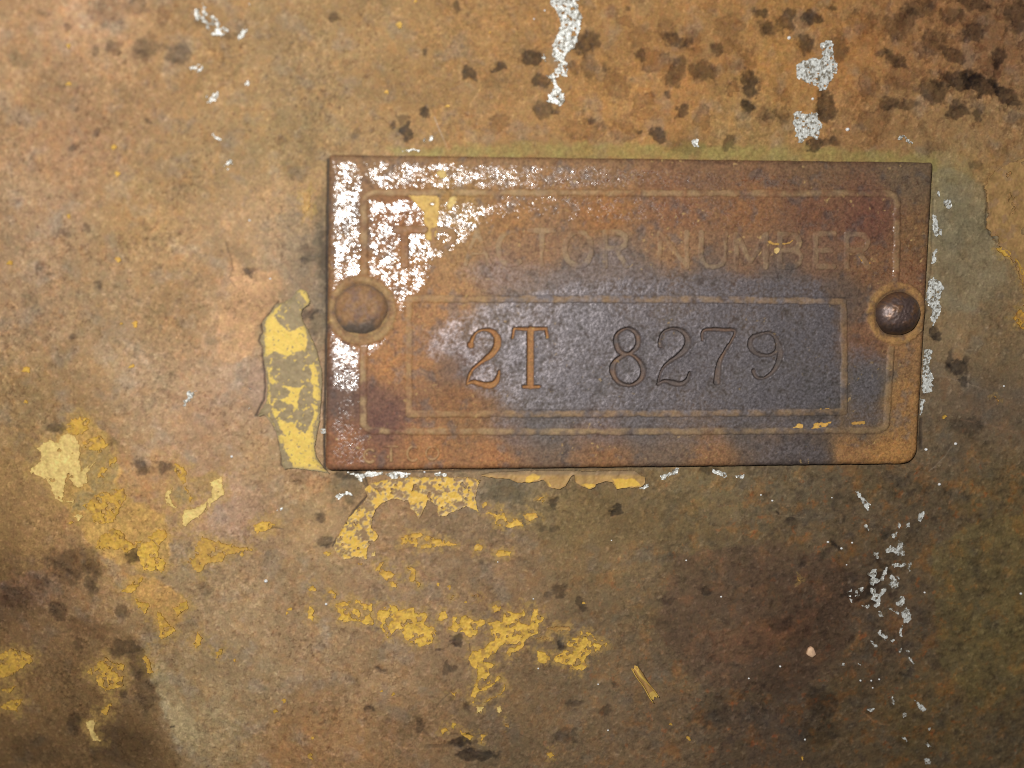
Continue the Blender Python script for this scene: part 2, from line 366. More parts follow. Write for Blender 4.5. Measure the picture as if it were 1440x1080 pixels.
# cracks and edge gaps, dirt and gap shade painted dark: points, radius px, strength
CRACK_SHADE = [
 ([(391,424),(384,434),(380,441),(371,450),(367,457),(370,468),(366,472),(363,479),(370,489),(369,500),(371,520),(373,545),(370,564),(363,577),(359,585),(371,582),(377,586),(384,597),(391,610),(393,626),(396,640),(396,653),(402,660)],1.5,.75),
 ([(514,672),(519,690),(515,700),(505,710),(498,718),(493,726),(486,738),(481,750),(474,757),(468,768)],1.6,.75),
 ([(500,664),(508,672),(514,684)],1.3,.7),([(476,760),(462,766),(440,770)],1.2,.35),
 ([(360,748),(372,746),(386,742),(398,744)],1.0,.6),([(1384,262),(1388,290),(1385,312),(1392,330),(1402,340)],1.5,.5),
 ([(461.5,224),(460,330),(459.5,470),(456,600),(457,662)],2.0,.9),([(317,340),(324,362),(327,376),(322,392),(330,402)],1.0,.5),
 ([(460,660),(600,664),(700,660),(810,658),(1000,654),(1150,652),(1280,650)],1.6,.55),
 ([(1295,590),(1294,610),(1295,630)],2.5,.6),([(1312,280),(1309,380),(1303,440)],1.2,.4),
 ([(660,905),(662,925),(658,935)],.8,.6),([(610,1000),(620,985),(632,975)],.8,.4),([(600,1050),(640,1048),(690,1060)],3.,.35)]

OLIVE = [(548,212),(640,206),(780,202),(930,204),(1080,206),(1200,210),(1318,222),(1318,236),(1000,226),(560,222)]
GREYS = [([(1309,232),(1350,240),(1384,262),(1388,318),(1405,350),(1420,400),(1360,440),(1310,430)],.45,(122,112,88)),
         ([(438,300),(462,240),(462,480),(446,500),(436,460),(446,400)],.45,(128,112,88)),
         ([(318,345),(340,376),(392,384),(400,405),(388,425),(366,452),(360,490),(330,512),(305,505),(308,440),(322,400)],.6,(206,160,114)),
         ([(352,505),(372,510),(375,560),(362,585),(348,560)],.5,(180,148,128)),
         ([(-30,850),(40,846),(90,866),(165,878),(200,902),(206,945),(225,985),(232,1012),(250,1060),(262,1110),(-30,1110)],.55,(110,84,54)),
         ([(208,935),(226,930),(240,965),(262,1000),(290,1030),(270,1060),(244,1040),(230,1000)],.5,(160,142,106)),
         ([(-20,640),(40,650),(66,668),(84,706),(86,752),(60,800),(-20,822)],.7,(152,118,74)),
         ([(92,596),(122,586),(150,610),(170,660),(168,694),(232,722),(240,770),(232,806),(196,802),(136,776),(100,724),(74,690),(60,662)],.75,(204,160,88)),
         ([(108,640),(150,620),(166,650),(160,690),(128,716),(100,720),(104,690),(128,690)],.6,(134,122,90)),
         ([(176,806),(214,812),(262,842),(262,862),(232,896),(214,868),(186,850)],.65,(196,148,80)),
         ([(236,690),(262,682),(268,706),(246,712)],.6,(140,126,94)),([(270,676),(300,660),(312,672),(300,690),(276,700)],.5,(160,130,74)),
         ([(950,780),(1100,760),(1190,800),(1200,900),(1120,980),(980,960),(920,880)],.55,(82,62,48)),
         ([(1000,890),(1080,870),(1150,856),(1140,900),(1060,930),(1000,930)],.25,(104,66,42)),
         ([(1310,770),(1380,730),(1460,720),(1460,960),(1380,1000),(1320,930)],.28,(98,86,48)),
         ([(720,690),(900,690),(1000,700),(960,760),(820,770),(720,740)],.35,(122,102,66)),
         ([(330,270),(380,250),(460,232),(460,300),(430,330),(350,330)],.4,(180,142,98)),
         ([(386,300),(418,296),(436,330),(440,390),(420,400),(402,360)],.4,(152,132,104))]

# yellow paint: (view, points, wear 0..1, colour)
Y_ = (0.73, 0.455, 0.085); Yd = (0.64, 0.385, 0.075); Oc = (0.46, 0.27, 0.085); Cr = (0.78, 0.57, 0.21)
BIG_FLAKE = [(417.8,408.9),(424,406),(432,411),(436.7,422),(434,429),(425.6,435.6),(424,443),(429,457),(435.5,468),(440,479),(446,490),(449,506),(453,520),(453,558),(451,571),(450,591),(447,606.7),(443,627.8),(445,642),(455.6,657.8),(464,665.6),(449,662),(426.7,659.5),(413,658),(401,659),(396.7,652),(395.6,635.6),(392,617.8),(385.6,600),(377.8,588.4),(372,582.5),(363,585.6),(367.8,576.7),(374.4,565.6),(376.7,544.4),(374.4,522),(371,506.7),(370,487.8),(365.6,477.8),(371,465.6),(369,453),(374.4,446.7),(382,439),(387.8,429),(400,424.4),(411,419)]
BIG_YELLOW = [
 T(340,390,9,[(310,520),(420,400),(530,330),(480,390),(410,500),(470,570),(540,640),(620,690),(790,610),(820,700),(850,800),(800,930),(700,940),(600,1000),(470,960),(430,920),(300,1000),(290,880),(300,700)]),
 T(340,390,9,[(720,160),(800,160),(870,280),(840,340),(770,400),(830,320),(770,240)]),
 T(340,500,9,[(320,140),(390,170),(350,220),(440,330),(400,370),(360,330),(340,250)]),
 T(340,500,9,[(335,370),(362,380),(365,600),(430,560),(400,640),(330,600)]),
 T(340,500,9,[(510,380),(680,410),(800,380),(740,450),(710,590),(720,690),(640,620),(480,570),(600,520),(620,450)]),
 T(340,500,9,[(850,130),(920,90),(960,260),(1000,500),(1010,560),(960,570),(900,520),(910,400),(870,320),(900,220)]),
 T(340,500,9,[(880,600),(960,640),(980,750),(900,870),(880,1000),(860,1080),(820,960),(900,820),(920,720)]),
 T(340,500,9,[(390,700),(500,710),(420,790),(560,850),(690,840),(700,960),(830,1000),(900,1100),(420,1100),(520,970),(440,830)]),
 T(360,600,9,[(300,0),(520,10),(560,60),(640,80),(660,0),(720,0),(730,170),(760,400),(900,560),(700,540),(480,510),(370,300),(350,100)])]
A2 = [(513,685.5),(518,697),(508,710),(493,725.6),(482,742),(474,755.6),(470,770),(476.7,782),(486.7,785.6),(503,782),(515.6,786.7),(516.7,770),(525.6,762),(532,753),(527.8,746.7),(522,742),(523,727.8),(529,714.4),(537.8,706.7),(554.4,700),(567.8,704),(574,703),(577.8,714),(590,729),(597.8,712),(602,703),(615.6,711),(616.7,725.6),(622,726.7),(642,717.8),(655.6,712),(664,714.4),(673,719),(667.8,702),(671,686.7),(675.6,675.6),(660,671),(630,671),(600,670),(570,671),(545,674),(525,678)]
BAND = [(675,668),(689,671),(705.6,672),(716.7,673),(727.8,678),(740,677.5),(756,676),(764,673),(771,684),(786,687.5),(794,682.5),(802.5,669),(806,666),(809,677.5),(817.5,683),(829,687),(836,684),(837.5,680),(852.5,675.6),(860,677.5),(866,687),(877.5,685),(900,685),(906,679),(906,671),(890,661),(827,662),(777,661),(740,661.5),(690,664)]
E9 = (600,640,9); D9 = (460,650,9); G9 = (450,740,9); H8 = (460,830,8); I8 = (610,830,8); J7 = (740,850,7.2); K8 = (600,930,8)
L9 = (30,570,9); M8 = (80,680,8); N8 = (220,640,8); F8 = (740,640,8); B4 = (0,810,4); A4 = (0,540,4); R7 = (1240,270,7.2); R8 = (1240,420,7.2)
FLAKES = [
 (T(*E9,[(750,730),(850,770),(870,880),(1000,910),(1070,915),(1200,890),(1210,850),(1130,800),(1000,790),(960,680),(880,690),(880,740)]),.5,Y_),
 (T(*E9,[(1230,750),(1370,725),(1400,770),(1310,830),(1250,830)]),.15,Yd),
 (T(*E9,[(700,610),(750,590),(765,640),(720,665)]),.1,Yd),
 (T(*F8,[(110,500),(170,470),(215,480),(170,535)]),.2,Yd),
 ([(562,760),(566,753),(575,751),(590,749),(600,753),(615,756),(630,761),(644,766),(625,768),(605,770),(590,771),(577,767),(570,764),(564,768)],.55,Yd),
 ([(666,768),(672,764),(679,768),(676,774),(668,775)],.1,Yd),([(695,777),(703,773),(719,776),(716,781),(700,782)],.3,Yd),
 (T(*G9,[(700,550),(740,500),(760,450),(800,440),(800,470),(760,540),(860,570),(960,600),(850,690),(790,620),(720,590)]),.3,Yd),
 (T(*G9,[(870,700),(980,700),(970,770),(920,760)]),.5,Yd),
 (T(*G9,[(1090,520),(1180,520),(1220,600),(1200,670),(1280,730),(1250,770),(1180,700),(1130,680),(1150,600)]),.4,Yd),
 (T(*G9,[(50,330),(130,320),(150,350),(80,370)]),.2,Y_),(T(*G9,[(60,880),(140,800),(210,830),(200,890),(160,910),(130,850)]),.6,Yd),
 (T(*G9,[(660,340),(700,320),(690,370),(660,380)]),.1,Cr),(T(*G9,[(490,470),(530,465),(530,490),(500,490)]),.1,Yd),
 (T(*H8,[(80,210),(100,150),(230,120),(310,90),(360,110),(410,150),(510,150),(510,220),(470,270),(540,350),(530,390),(460,385),(350,340),(250,350),(110,345),(160,260)]),.62,Y_),
 (T(*H8,[(565,240),(640,200),(700,160),(780,180),(800,220),(880,210),(970,195),(990,250),(1100,250),(1130,300),(1090,360),(1130,410),(1200,410),(1225,500),(1170,590),(1030,645),(1010,590),(940,600),(870,520),(830,440),(780,430),(690,530),(640,480),(590,400),(630,370),(560,320)]),.3,Y_),
 (T(*H8,[(1240,300),(1300,230),(1340,240),(1350,300),(1290,345),(1235,335)]),0,Y_),
 (T(*I8,[(160,430),(215,370),(215,290),(300,310),(370,280),(430,320),(470,340),(560,325),(575,375),(500,420),(480,500),(390,525),(340,470),(260,475)]),.35,Y_),
 (T(*I8,[(600,360),(760,340),(800,240),(860,235),(930,270),(1000,250),(1040,160),(1050,190),(1020,280),(950,320),(970,370),(1080,390),(1100,300),(1130,210),(1170,210),(1185,290),(1250,300),(1180,370),(1170,470),(1040,540),(1010,580),(1020,610),(950,680),(880,690),(850,750),(815,700),(850,640),(900,600),(760,610),(690,700),(600,770),(560,800),(690,830),(620,880),(630,950),(560,1010)])
  + T(*K8,[(640,190),(570,240),(580,300),(640,290),(700,270),(770,230),(790,170),(820,150),(840,190),(780,240),(700,300),(600,340),(540,400),(530,470),(500,460),(490,390),(530,290),(550,200)])
  + T(*I8,[(490,1000),(480,900),(420,850),(390,780),(430,680),(520,680),(600,620),(640,580),(690,570),(640,470),(630,400)]),.22,Y_),
 (T(*K8,[(640,470),(700,420),(830,370),(860,290),(880,240),(880,300),(840,360),(720,420),(650,470)]),0,Yd),
 (T(*K8,[(680,250),(710,200),(718,215),(695,262)]),0,Yd),
 (T(*I8,[(650,180),(690,165),(750,180),(740,220),(680,250),(655,230)]),.2,Yd),
 (T(*I8,[(180,110),(240,30),(245,60),(200,110)]),.2,Oc),(T(*I8,[(430,60),(500,40),(530,65),(470,85)]),.4,Oc),
 (T(*J7,[(270,540),(400,460),(430,340),(520,330),(560,270),(660,290),(720,370),(800,360),(830,400),(740,470),(660,490),(600,520),(610,630),(570,670),(430,655),(470,600),(390,610),(280,570)]),.5,Y_),
 (T(*J7,[(120,560),(100,470),(180,480),(250,540),(200,590),(150,590)]),.15,Y_),
 (T(*J7,[(210,235),(330,225),(440,220),(450,250),(350,265),(250,265)]),.5,Oc),(T(*J7,[(110,345),(190,310),(230,350),(180,360)]),.2,Oc),
 (T(*K8,[(270,340),(340,350),(310,390)]),0,Yd),(T(*K8,[(780,500),(830,500),(840,570),(800,575)]),0,Cr),(T(*K8,[(150,780),(200,750),(240,770),(190,815)]),0,Yd),
 (T(*K8,[(260,740),(290,670),(330,700),(300,760)]),0,Y_),(T(*K8,[(370,770),(420,800),(520,840),(490,880),(390,820)]),.1,Yd),(T(*K8,[(600,820),(660,830),(630,870),(610,920)]),0,Yd),
 (T(*K8,[(870,700),(940,710),(930,740),(880,730)]),.2,Oc),(T(*K8,[(1340,1030),(1400,1020),(1440,1060),(1380,1080)]),.1,Yd),(T(*K8,[(560,500),(640,500),(620,580),(570,570)]),.6,Cr),
 (T(*L9,[(90,830),(250,700),(240,600),(200,540),(310,460),(370,450),(470,480),(520,370),(620,360),(690,400),(720,470),(740,540),(740,700),(760,830),(840,760),(940,730),(830,850),(840,990),(740,1040),(680,1040),(640,950),(600,850),(560,940),(540,1090),(530,1230),(440,1190),(370,1010),(330,940)]),.1,Cr),
 (T(*L9,[(580,250),(630,180),(740,140),(870,170),(860,220),(820,330),(700,380),(600,350)]),.2,Yd),
 (T(*L9,[(760,500),(860,420),(1000,380),(1100,470),(1090,530),(1000,580),(830,560)]),.55,Yd),(T(*L9,[(1110,680),(1200,650),(1210,700),(1130,760)]),.1,Yd),(T(*L9,[(950,900),(1030,790),(1090,800),(1060,900)]),.1,Yd),
 (T(*M8,[(290,260),(440,130),(620,60),(760,70),(800,150),(720,250),(650,420),(500,470),(380,400),(390,310)]),.45,Yd),
 (T(*M8,[(430,720),(480,600),(650,500),(760,560),(780,620),(850,650),(960,640),(850,740),(770,770),(700,730),(540,740)]),.3,Yd),
 (T(*M8,[(910,760),(970,660),(1080,650),(1150,720),(1140,820),(1230,900),(1190,990),(1120,970),(980,970),(950,900)]),.15,Y_),
 (T(*M8,[(1040,600),(1130,510),(1230,530),(1230,620),(1150,680),(1060,640)]),.25,Yd),
 (T(*M8,[(180,380),(250,340),(300,360),(250,410)]),0,Cr),(T(*M8,[(110,200),(200,185),(190,220)]),0,Cr),
 (T(*N8,[(600,300),(740,240),(755,440),(680,500),(560,600),(480,690),(400,720),(340,800),(290,800),(290,690),(320,620),(420,600),(560,540),(640,440),(640,350)]),.1,Cr),
 (T(*N8,[(210,80),(340,170),(330,290),(340,380),(400,480),(380,520),(320,360),(230,230)]),.5,Yd),(T(*N8,[(100,420),(190,370),(150,480),(230,580),(120,560)]),.2,Cr),
 (T(*N8,[(1090,790),(1240,735),(1340,780),(1330,800),(1220,840),(1130,880)]),.1,Y_),
 (T(*A4,[(1060,1000),(1100,930),(1130,860),(1280,900),(1420,930),(1280,960),(1250,1000),(1160,1010),(1120,1070)]),.3,(0.60,0.36,0.085)),
 (T(*B4,[(-60,480),(60,410),(180,440),(180,480),(60,560),(-60,590)]),.25,Yd),(T(*B4,[(10,640),(90,620),(60,660)]),.1,Yd),(T(*B4,[(0,740),(60,700),(130,690),(90,760)]),.1,Yd),
 (T(*B4,[(490,540),(600,450),(620,480),(700,500),(690,620),(600,640),(560,610)]),.5,Yd),(T(*B4,[(480,820),(540,800),(530,880),(570,930),(520,920)]),.1,Cr),(T(*B4,[(570,760),(640,700),(600,780)]),0,Yd),
 (T(*B4,[(880,200),(920,230),(990,310),(900,360),(900,290)]),.1,Yd),(T(*B4,[(970,180),(1050,140),(1060,180),(1000,220)]),.1,Yd),(T(*B4,[(760,130),(840,160),(820,210),(780,180)]),.1,Yd),
 (T(*B4,[(790,0),(810,10),(740,100),(690,80)]),.2,Yd),(T(*B4,[(1090,380),(1110,320),(1140,350),(1110,400)]),.2,Yd),(T(*B4,[(1215,430),(1260,405),(1230,460)]),0,Yd),(T(*B4,[(805,455),(830,450),(860,540),(830,550)]),.2,Yd),
 (T(*R7,[(1150,570),(1200,560),(1300,620),(1290,650),(1240,650)]),.15,Y_),(T(*R7,[(1330,670),(1370,690),(1430,800),(1480,900),(1430,960),(1390,800)]),.3,Yd),
 (T(*R8,[(1330,200),(1380,120),(1440,50),(1500,40),(1500,320),(1440,320),(1380,280)]),.5,(0.66,0.36,0.07)),
 ([(425,272),(436,268),(436,290),(430,305),(425,298),(428,285)],.3,Oc),([(433,858),(437,852),(443,858),(440,872),(434,868)],0,Y_),([(432,824),(440,822),(445,830),(436,830)],.2,Yd),
 ([(1120,812),(1124,810),(1125,816),(1121,817)],0,Oc),([(1397,556),(1404,560),(1404,566)],0,Oc)]
SPECKS_Y = [(97,118,5),(160,207,5),(166,245,5),(562,36,6),(544,130,4),(629,149,4),(689,46,3),(166,365,5),(190,456,6),(38,520,8),(185,515,5),(584,2,3),(97,65,4),(97,304,4),(15,370,6),(100,735,4),(387,1000,4),(400,985,4),(437,1063,6),(536,972,3),(553,976,3),(440,1038,3),(1128,1066,3),(968,1038,4),(943,1018,4),(820,848,3),(735,738,3),(632,826,4),(616,822,4),(655,846,3),(1327,586,4),(1416,325,2),(1407,302,2),(1420,303,2),(408,856,4),(404,862,3),(340,780,4),(330,928,3),(37,565,4),(170,455,3)]

WHITES = [
 T(740,0,12,[(400,-60),(400,0),(410,100),(500,200),(590,370),(540,560),(450,740),(440,900),(470,1050),(550,1010),(545,1040),(545,1160),(480,1170),(470,1240),(340,1270),(430,1380),(480,1490),(380,1590),(350,1700),(480,1740),(560,1815),(640,1710),(650,1600),(600,1530),(520,1430),(480,1300),(560,1280),(680,1300),(690,1090),(640,985),(700,880),(790,810),(880,690),(860,600),(900,490),(950,260),(870,180),(880,0),(880,-60)]),
 T(740,70,12,[(250,100),(290,60),(320,130),(320,220),(280,170)]),
 T(1090,40,12,[(750,270),(960,180),(990,260),(960,350),(990,470),(1040,600),(1030,760),(960,850),(880,960),(850,1040),(770,1060),(740,1000),(560,920),(440,880),(380,850),(350,700),(370,620),(440,560),(640,500),(740,530),(800,480),(790,350)]),
 T(1090,130,12,[(300,360),(370,320),(450,330),(430,380),(690,340),(720,440),(790,590),(740,680),(710,780),(660,770),(570,730),(470,810),(460,890),(400,850),(350,750),(330,600),(290,540),(340,440)])]
S12 = (1190,740,12); T12 = (1190,810,12)
WHITES += [T(*S12,p) for p in (
 [(790,110),(860,90),(840,170),(810,220),(740,160)],[(630,430),(690,360),(740,330),(830,350),(910,240),(960,310),(940,400),(980,410),(970,490),(930,490),(820,450),(720,440)],
 [(430,390),(480,440),(540,440),(520,480),(580,530),(510,540),(460,480)],[(740,650),(830,620),(930,640),(990,600),(980,660),(900,690),(800,690)],
 [(1030,590),(1080,590),(1085,690),(1070,750),(1030,720),(1050,650)],
 [(350,740),(400,780),(450,710),(490,720),(490,860),(540,890),(590,870),(590,840),(630,750),(700,680),(700,730),(655,820),(625,910),(500,950),(450,1030),(400,990),(400,920),(430,870),(360,800)],
 [(700,860),(770,810),(800,850),(880,960),(850,1040),(780,1040),(710,970),(770,900)],[(850,865),(910,845),(905,895)],[(300,0),(340,20),(370,60),(340,70)],[(980,0),(1030,-20),(1020,20)],[(395,600),(430,590),(425,640)])]
WHITES += [T(*T12,p) for p in (
 [(400,220),(430,200),(500,230),(490,280),(540,290),(640,190),(670,240),(640,280),(550,340),(580,470),(500,540),(470,510),(490,440),(430,390),(460,320),(400,270)],
 [(0,280),(70,220),(80,250),(20,290)],[(130,240),(190,240),(190,290),(140,290)],[(210,210),(290,200),(280,260),(220,260)],[(150,330),(210,315),(190,350)],[(40,330),(60,340),(100,440),(85,450)],
 [(260,490),(330,500),(400,480),(370,520),(310,545)],[(820,460),(890,410),(950,330),(990,330),(970,440),(920,510),(840,510)],[(700,550),(780,550),(770,580),(720,580)],[(810,600),(880,600),(870,635),(820,630)],
 [(930,620),(1000,530),(1060,560),(1080,660),(1090,710),(1030,810),(960,780),(950,700)],[(880,980),(930,840),(960,830),(935,960),(930,1010)],[(530,960),(570,920),(600,980),(700,1000),(680,1060),(690,1090),(650,1080),(600,1010)],[(530,600),(590,600),(620,680),(580,700)])]
WHITES += [T(1080,540,4,p) for p in ([(780,790),(790,775),(795,800),(775,810)],[(725,790),(740,770),(745,800),(735,810)],[(840,760),(850,735),(880,710),(875,750),(855,775)],[(490,605),(505,605),(575,680),(560,715),(540,690),(520,650)],[(538,790),(555,790),(560,825),(548,815)])]
WHITES += [T(1080,810,4,p) for p in ([(735,420),(745,405),(755,415),(740,435)],[(775,420),(800,415),(798,430)],[(790,455),(800,460),(822,490),(812,495)],[(685,680),(695,678),(718,725),(708,728)],[(825,700),(845,705),(885,745),(870,765),(845,735)],[(555,750),(590,745),(592,760),(570,770)],[(750,770),(770,768),(772,790),(755,790)],[(895,850),(912,852),(910,868),(898,866)],[(752,910),(770,912),(792,935),(780,938)],[(880,938),(895,935),(912,955),(900,955)],[(875,1030),(905,1025),(910,1055),(885,1060)],[(575,365),(590,370),(615,400),(600,403)],[(685,360),(705,355),(705,370)],[(415,490),(435,490),(432,508),(418,506)],[(505,488),(520,488),(518,500)])]
WHITES += [T(*R7,p) for p in ([(620,100),(650,60),(710,100),(680,190),(630,140)],[(545,20),(570,-10),(590,30),(575,45)],[(520,230),(550,250),(560,350),(600,380),(610,440),(540,450),(515,400)],[(495,720),(530,580),(560,580),(550,680),(520,730)],[(450,1080),(470,930),(510,850),(570,900),(630,960),(600,1030),(580,1080),(600,1210),(570,1280),(520,1350),(490,1290),(510,1200),(470,1150)])]
WHITES += [T(*R8,p) for p in ([(430,510),(510,520),(490,600),(480,700),(520,820),(500,940),(420,960),(400,900),(410,700)],[(385,1020),(430,1020),(420,1100),(390,1180)])]
WHITES += [T(*D9,p) for p in ([(220,110),(370,150),(480,150),(500,120),(700,120),(690,160),(520,185),(450,210),(440,260),(390,220),(330,165)],[(750,145),(830,115),(1040,135),(1030,170),(930,230),(820,220)],[(90,430),(200,380),(290,380),(320,420),(220,410),(150,460)],[(550,350),(590,340),(590,370),(560,380)])]
WHITES += [T(*E9,[(100,230),(170,220),(270,240),(240,270),(130,265)]),T(720,540,4,[(705,585),(740,570),(770,560),(760,590)]),T(720,540,4,[(830,520),(940,470),(950,490),(850,540)]),T(720,540,4,[(1120,470),(1210,510),(1200,530),(1130,500)]),T(720,540,4,[(1250,515),(1310,510),(1290,545)])]
WHITES += [T(0,0,4,p) for p in ([(1080,60),(1130,50),(1200,90),(1290,180),(1250,200),(1200,200),(1160,140),(1100,120)],[(1130,0),(1145,0),(1165,45),(1150,50)],[(1330,210),(1390,150),(1390,180),(1350,235)],[(1060,380),(1150,370),(1120,410),(1090,400)],[(1160,540),(1230,510),(1230,550),(1170,580)],[(1190,750),(1260,795),(1220,790)],[(1250,950),(1290,890),(1310,910),(1290,960)],[(1370,470),(1400,450),(1400,490)],[(1395,20),(1415,30),(1410,45)])]
WHITES += [T(0,540,4,[(1030,130),(1050,40),(1130,40),(1080,90),(1060,130)]),T(720,0,4,[(1005,800),(1040,780),(1055,830),(1030,825)]),T(1080,0,4,[(720,775),(760,760),(805,800),(795,812),(760,775),(730,790)]),T(340,390,9,[(420,490),(455,470),(490,530),(460,540)]),T(340,500,9,[(70,400),(130,410),(120,440)]),T(340,500,9,[(50,680),(90,670),(90,700)]),T(340,500,9,[(1000,930),(1050,920),(1060,980),(1010,1000)]),T(360,600,9,[(270,1050),(340,1010),(350,1040),(300,1070)]),T(360,600,9,[(190,400),(230,370),(240,390)]),T(360,0,4,[(930,790),(990,765),(1005,775),(950,795)]),T(360,0,4,[(830,850),(870,840),(950,845),(900,852)])]
DUST = [(1192,313,3),(1302,632,3),(1344,624,3),(1321,681,3),(1164,762,2.4),(1183,771,2.4),(1198,763,2),(1110,53,3.4),(1192,182,3.6),(1143,139,2.6),(1070,696,2),(965,788,1.8),(860,760,1.4),(459,849,2.6),(757,940,1.8),(841,962,1.6),(1014,839,2),(1053,954,1.8),(1097,937,2),(1132,1040,2),(374,817,3.5),(855,1027,1.8),(750,842,1.6),(1300,833,2),(1225,957,1.8),(1236,955,1.8),(1227,967,1.6),(1210,957,2),(1436,835,2.4),(1412,543,2),(766,15,1.8),(751,27,1.6),(1190,794,1.6),(1170,700,1.4),(1086,704,2),(597,664,2),(596,658,1.8),(326,642,2.5),(700,790,1.4),(380,392,2),(351,310,2)]

# ------------------------------------------------------------------ the steel panel
def axis(lo, hi, flo, fhi, step, coarse):
    a = np.arange(flo, fhi, step)
    return np.concatenate([np.linspace(lo, flo, int((flo - lo) / coarse), endpoint=False), a, np.linspace(fhi, hi, int((hi - fhi) / coarse))])
corner = P([(-15, -15), (1455, -15), (1455, 1095), (-15, 1095)])
fx0, fy0 = corner.min(0); fx1, fy1 = corner.max(0)
STEP = 0.15
ax = axis(fx0 - 45, fx1 + 45, fx0, fx1, STEP, 0.6); ay = axis(fy0 - 40, fy1 + 40, fy0, fy1, STEP, 0.6)
X, Y = np.meshgrid(ax, ay)

wx = fbm(X, Y, 1.6, 3, 11) * 0.55; wy = fbm(X, Y, 1.6, 3, 17) * 0.55      # ragged edges
wx2 = fbm(X, Y, 5.0, 2, 12) * 0.8; wy2 = fbm(X, Y, 5.0, 2, 18) * 0.8
n_big = fbm(X, Y, 9.0, 4, 21); n_mid = fbm(X, Y, 2.6, 3, 31); n_fine = fbm(X, Y, 0.55, 3, 41); n_hue = fbm(X, Y, 4.0, 4, 51)
n_gran = fbm(X, Y, 0.30, 2, 61)

col = control_field(X, Y, PANEL_COL, 3.5)
lum = col.mean(-1, keepdims=True)
# rust mottling: warm, grey and dark areas at several sizes
col = mix(col, lum * np.array([1.30, 0.96, 0.58]), 0.16 * sstep(0.05, 0.75, n_hue))
col = mix(col, lum * np.array([1.10, 1.02, 0.88]), 0.26 * sstep(0.05, 0.8, -n_hue))
m1 = fbm(X, Y, 1.3, 5, 73, 0.62); m2 = fbm(X, Y, 2.2, 4, 76, 0.6); m3 = fbm(X, Y, 0.7, 3, 79, 0.6)
lowr = sstep(-30, 25, X - 0.3 * Y - 15) * sstep(-8, -28, Y)
ngm = 0.35 + 1.0 * sstep(-0.3, 0.6, fbm(X, Y, 10.0, 3, 191))                # the lower right is the grimiest
ang = math.radians(18)
fib = fbm((X * math.cos(ang) + Y * math.sin(ang)) * 0.35, -X * math.sin(ang) + Y * math.cos(ang), 0.7, 4, 83, 0.65)
col = mix(col, col * np.array([1.20, 1.04, 0.88]), 0.45 * sstep(0.10, 0.65, m2))
col = mix(col, col * np.array([0.86, 0.95, 1.00]), 0.55 * sstep(0.10, 0.65, -m2))
dk = sstep(0.22, 0.62, m1)
col = mix(col, col * np.array([0.58, 0.54, 0.56]), 0.46 * dk)
col *= (1 + 0.15 * n_big + 0.11 * n_mid + ngm * (0.16 * n_fine + 0.15 * m3 + 0.07 * n_gran) + 0.24 * lowr * fib)[..., None]
g1 = fbm(X, Y, 3.2, 5, 171, 0.62); g2 = fbm(X, Y, 1.5, 4, 176, 0.62)
col = mix(col, col * np.array([1.55, 1.12, 0.72]), 0.75 * lowr * sstep(0.10, 0.65, g1))
col = mix(col, col * np.array([0.50, 0.50, 0.62]), 0.65 * lowr * sstep(0.12, 0.60, -g1 * 0.6 - g2 * 0.6))
col = mix(col, col * np.array([1.75, 0.95, 0.55]), 0.65 * lowr * sstep(0.45, 0.8, g2))
col = mix(col, col * np.array([1.05, 1.03, 0.84]), 0.5 * lowr * sstep(0.15, 0.6, fbm(X, Y, 5.0, 4, 181)))
vein = np.exp(-(fbm(X, Y, 2.4, 3, 87) / 0.055) ** 2) * sstep(0.0, 0.5, fbm(X, Y, 7.0, 2, 88) + 0.1)
col = mix(col, col * 0.62, 0.5 * vein)
# pale scale flecks
fl = sstep(0.42, 0.75, fbm(X, Y, 0.8, 3, 81))
col = mix(col, np.minimum(col * 1.5 + 0.02, 0.62), 0.5 * fl)
# pale crust and dark pores on the left half
left = sstep(10, -45, X)
cr = fbm(X, Y, 1.1, 5, 195, 0.66) + 0.5 * fbm(X, Y, 6.0, 3, 197)
col = mix(col, np.minimum(col * np.array([1.28, 1.30, 1.36]) + 0.012, 0.62), 0.62 * left * sstep(0.20, 0.55, cr))
po = fbm(X, Y, 0.75, 4, 199, 0.6) - 0.35 * fbm(X, Y, 7.0, 2, 193)
pore = sstep(0.50, 0.72, po) * (0.35 + 0.65 * left)
col = mix(col, col * np.array([0.52, 0.46, 0.44]), 0.62 * pore)
# clusters of small dark pits towards the upper right
reg = sstep(5, 45, X + 0.6 * (Y - 45)) * sstep(18, 30, Y)
clu = fbm(X + 0.4 * wx, Y + 0.4 * wy, 1.9, 5, 93, 0.58) + 0.35 * fbm(X, Y, 8.0, 2, 94)
cl_m = sstep(0.19, 0.30, clu) * reg
col = mix(col, col * np.array([0.55, 0.50, 0.50]), 0.65 * cl_m)
cl_e = np.exp(-((clu - 0.25) / 0.045) ** 2) * reg
col = mix(col, col * np.array([0.50, 0.48, 0.50]), 0.40 * cl_e)

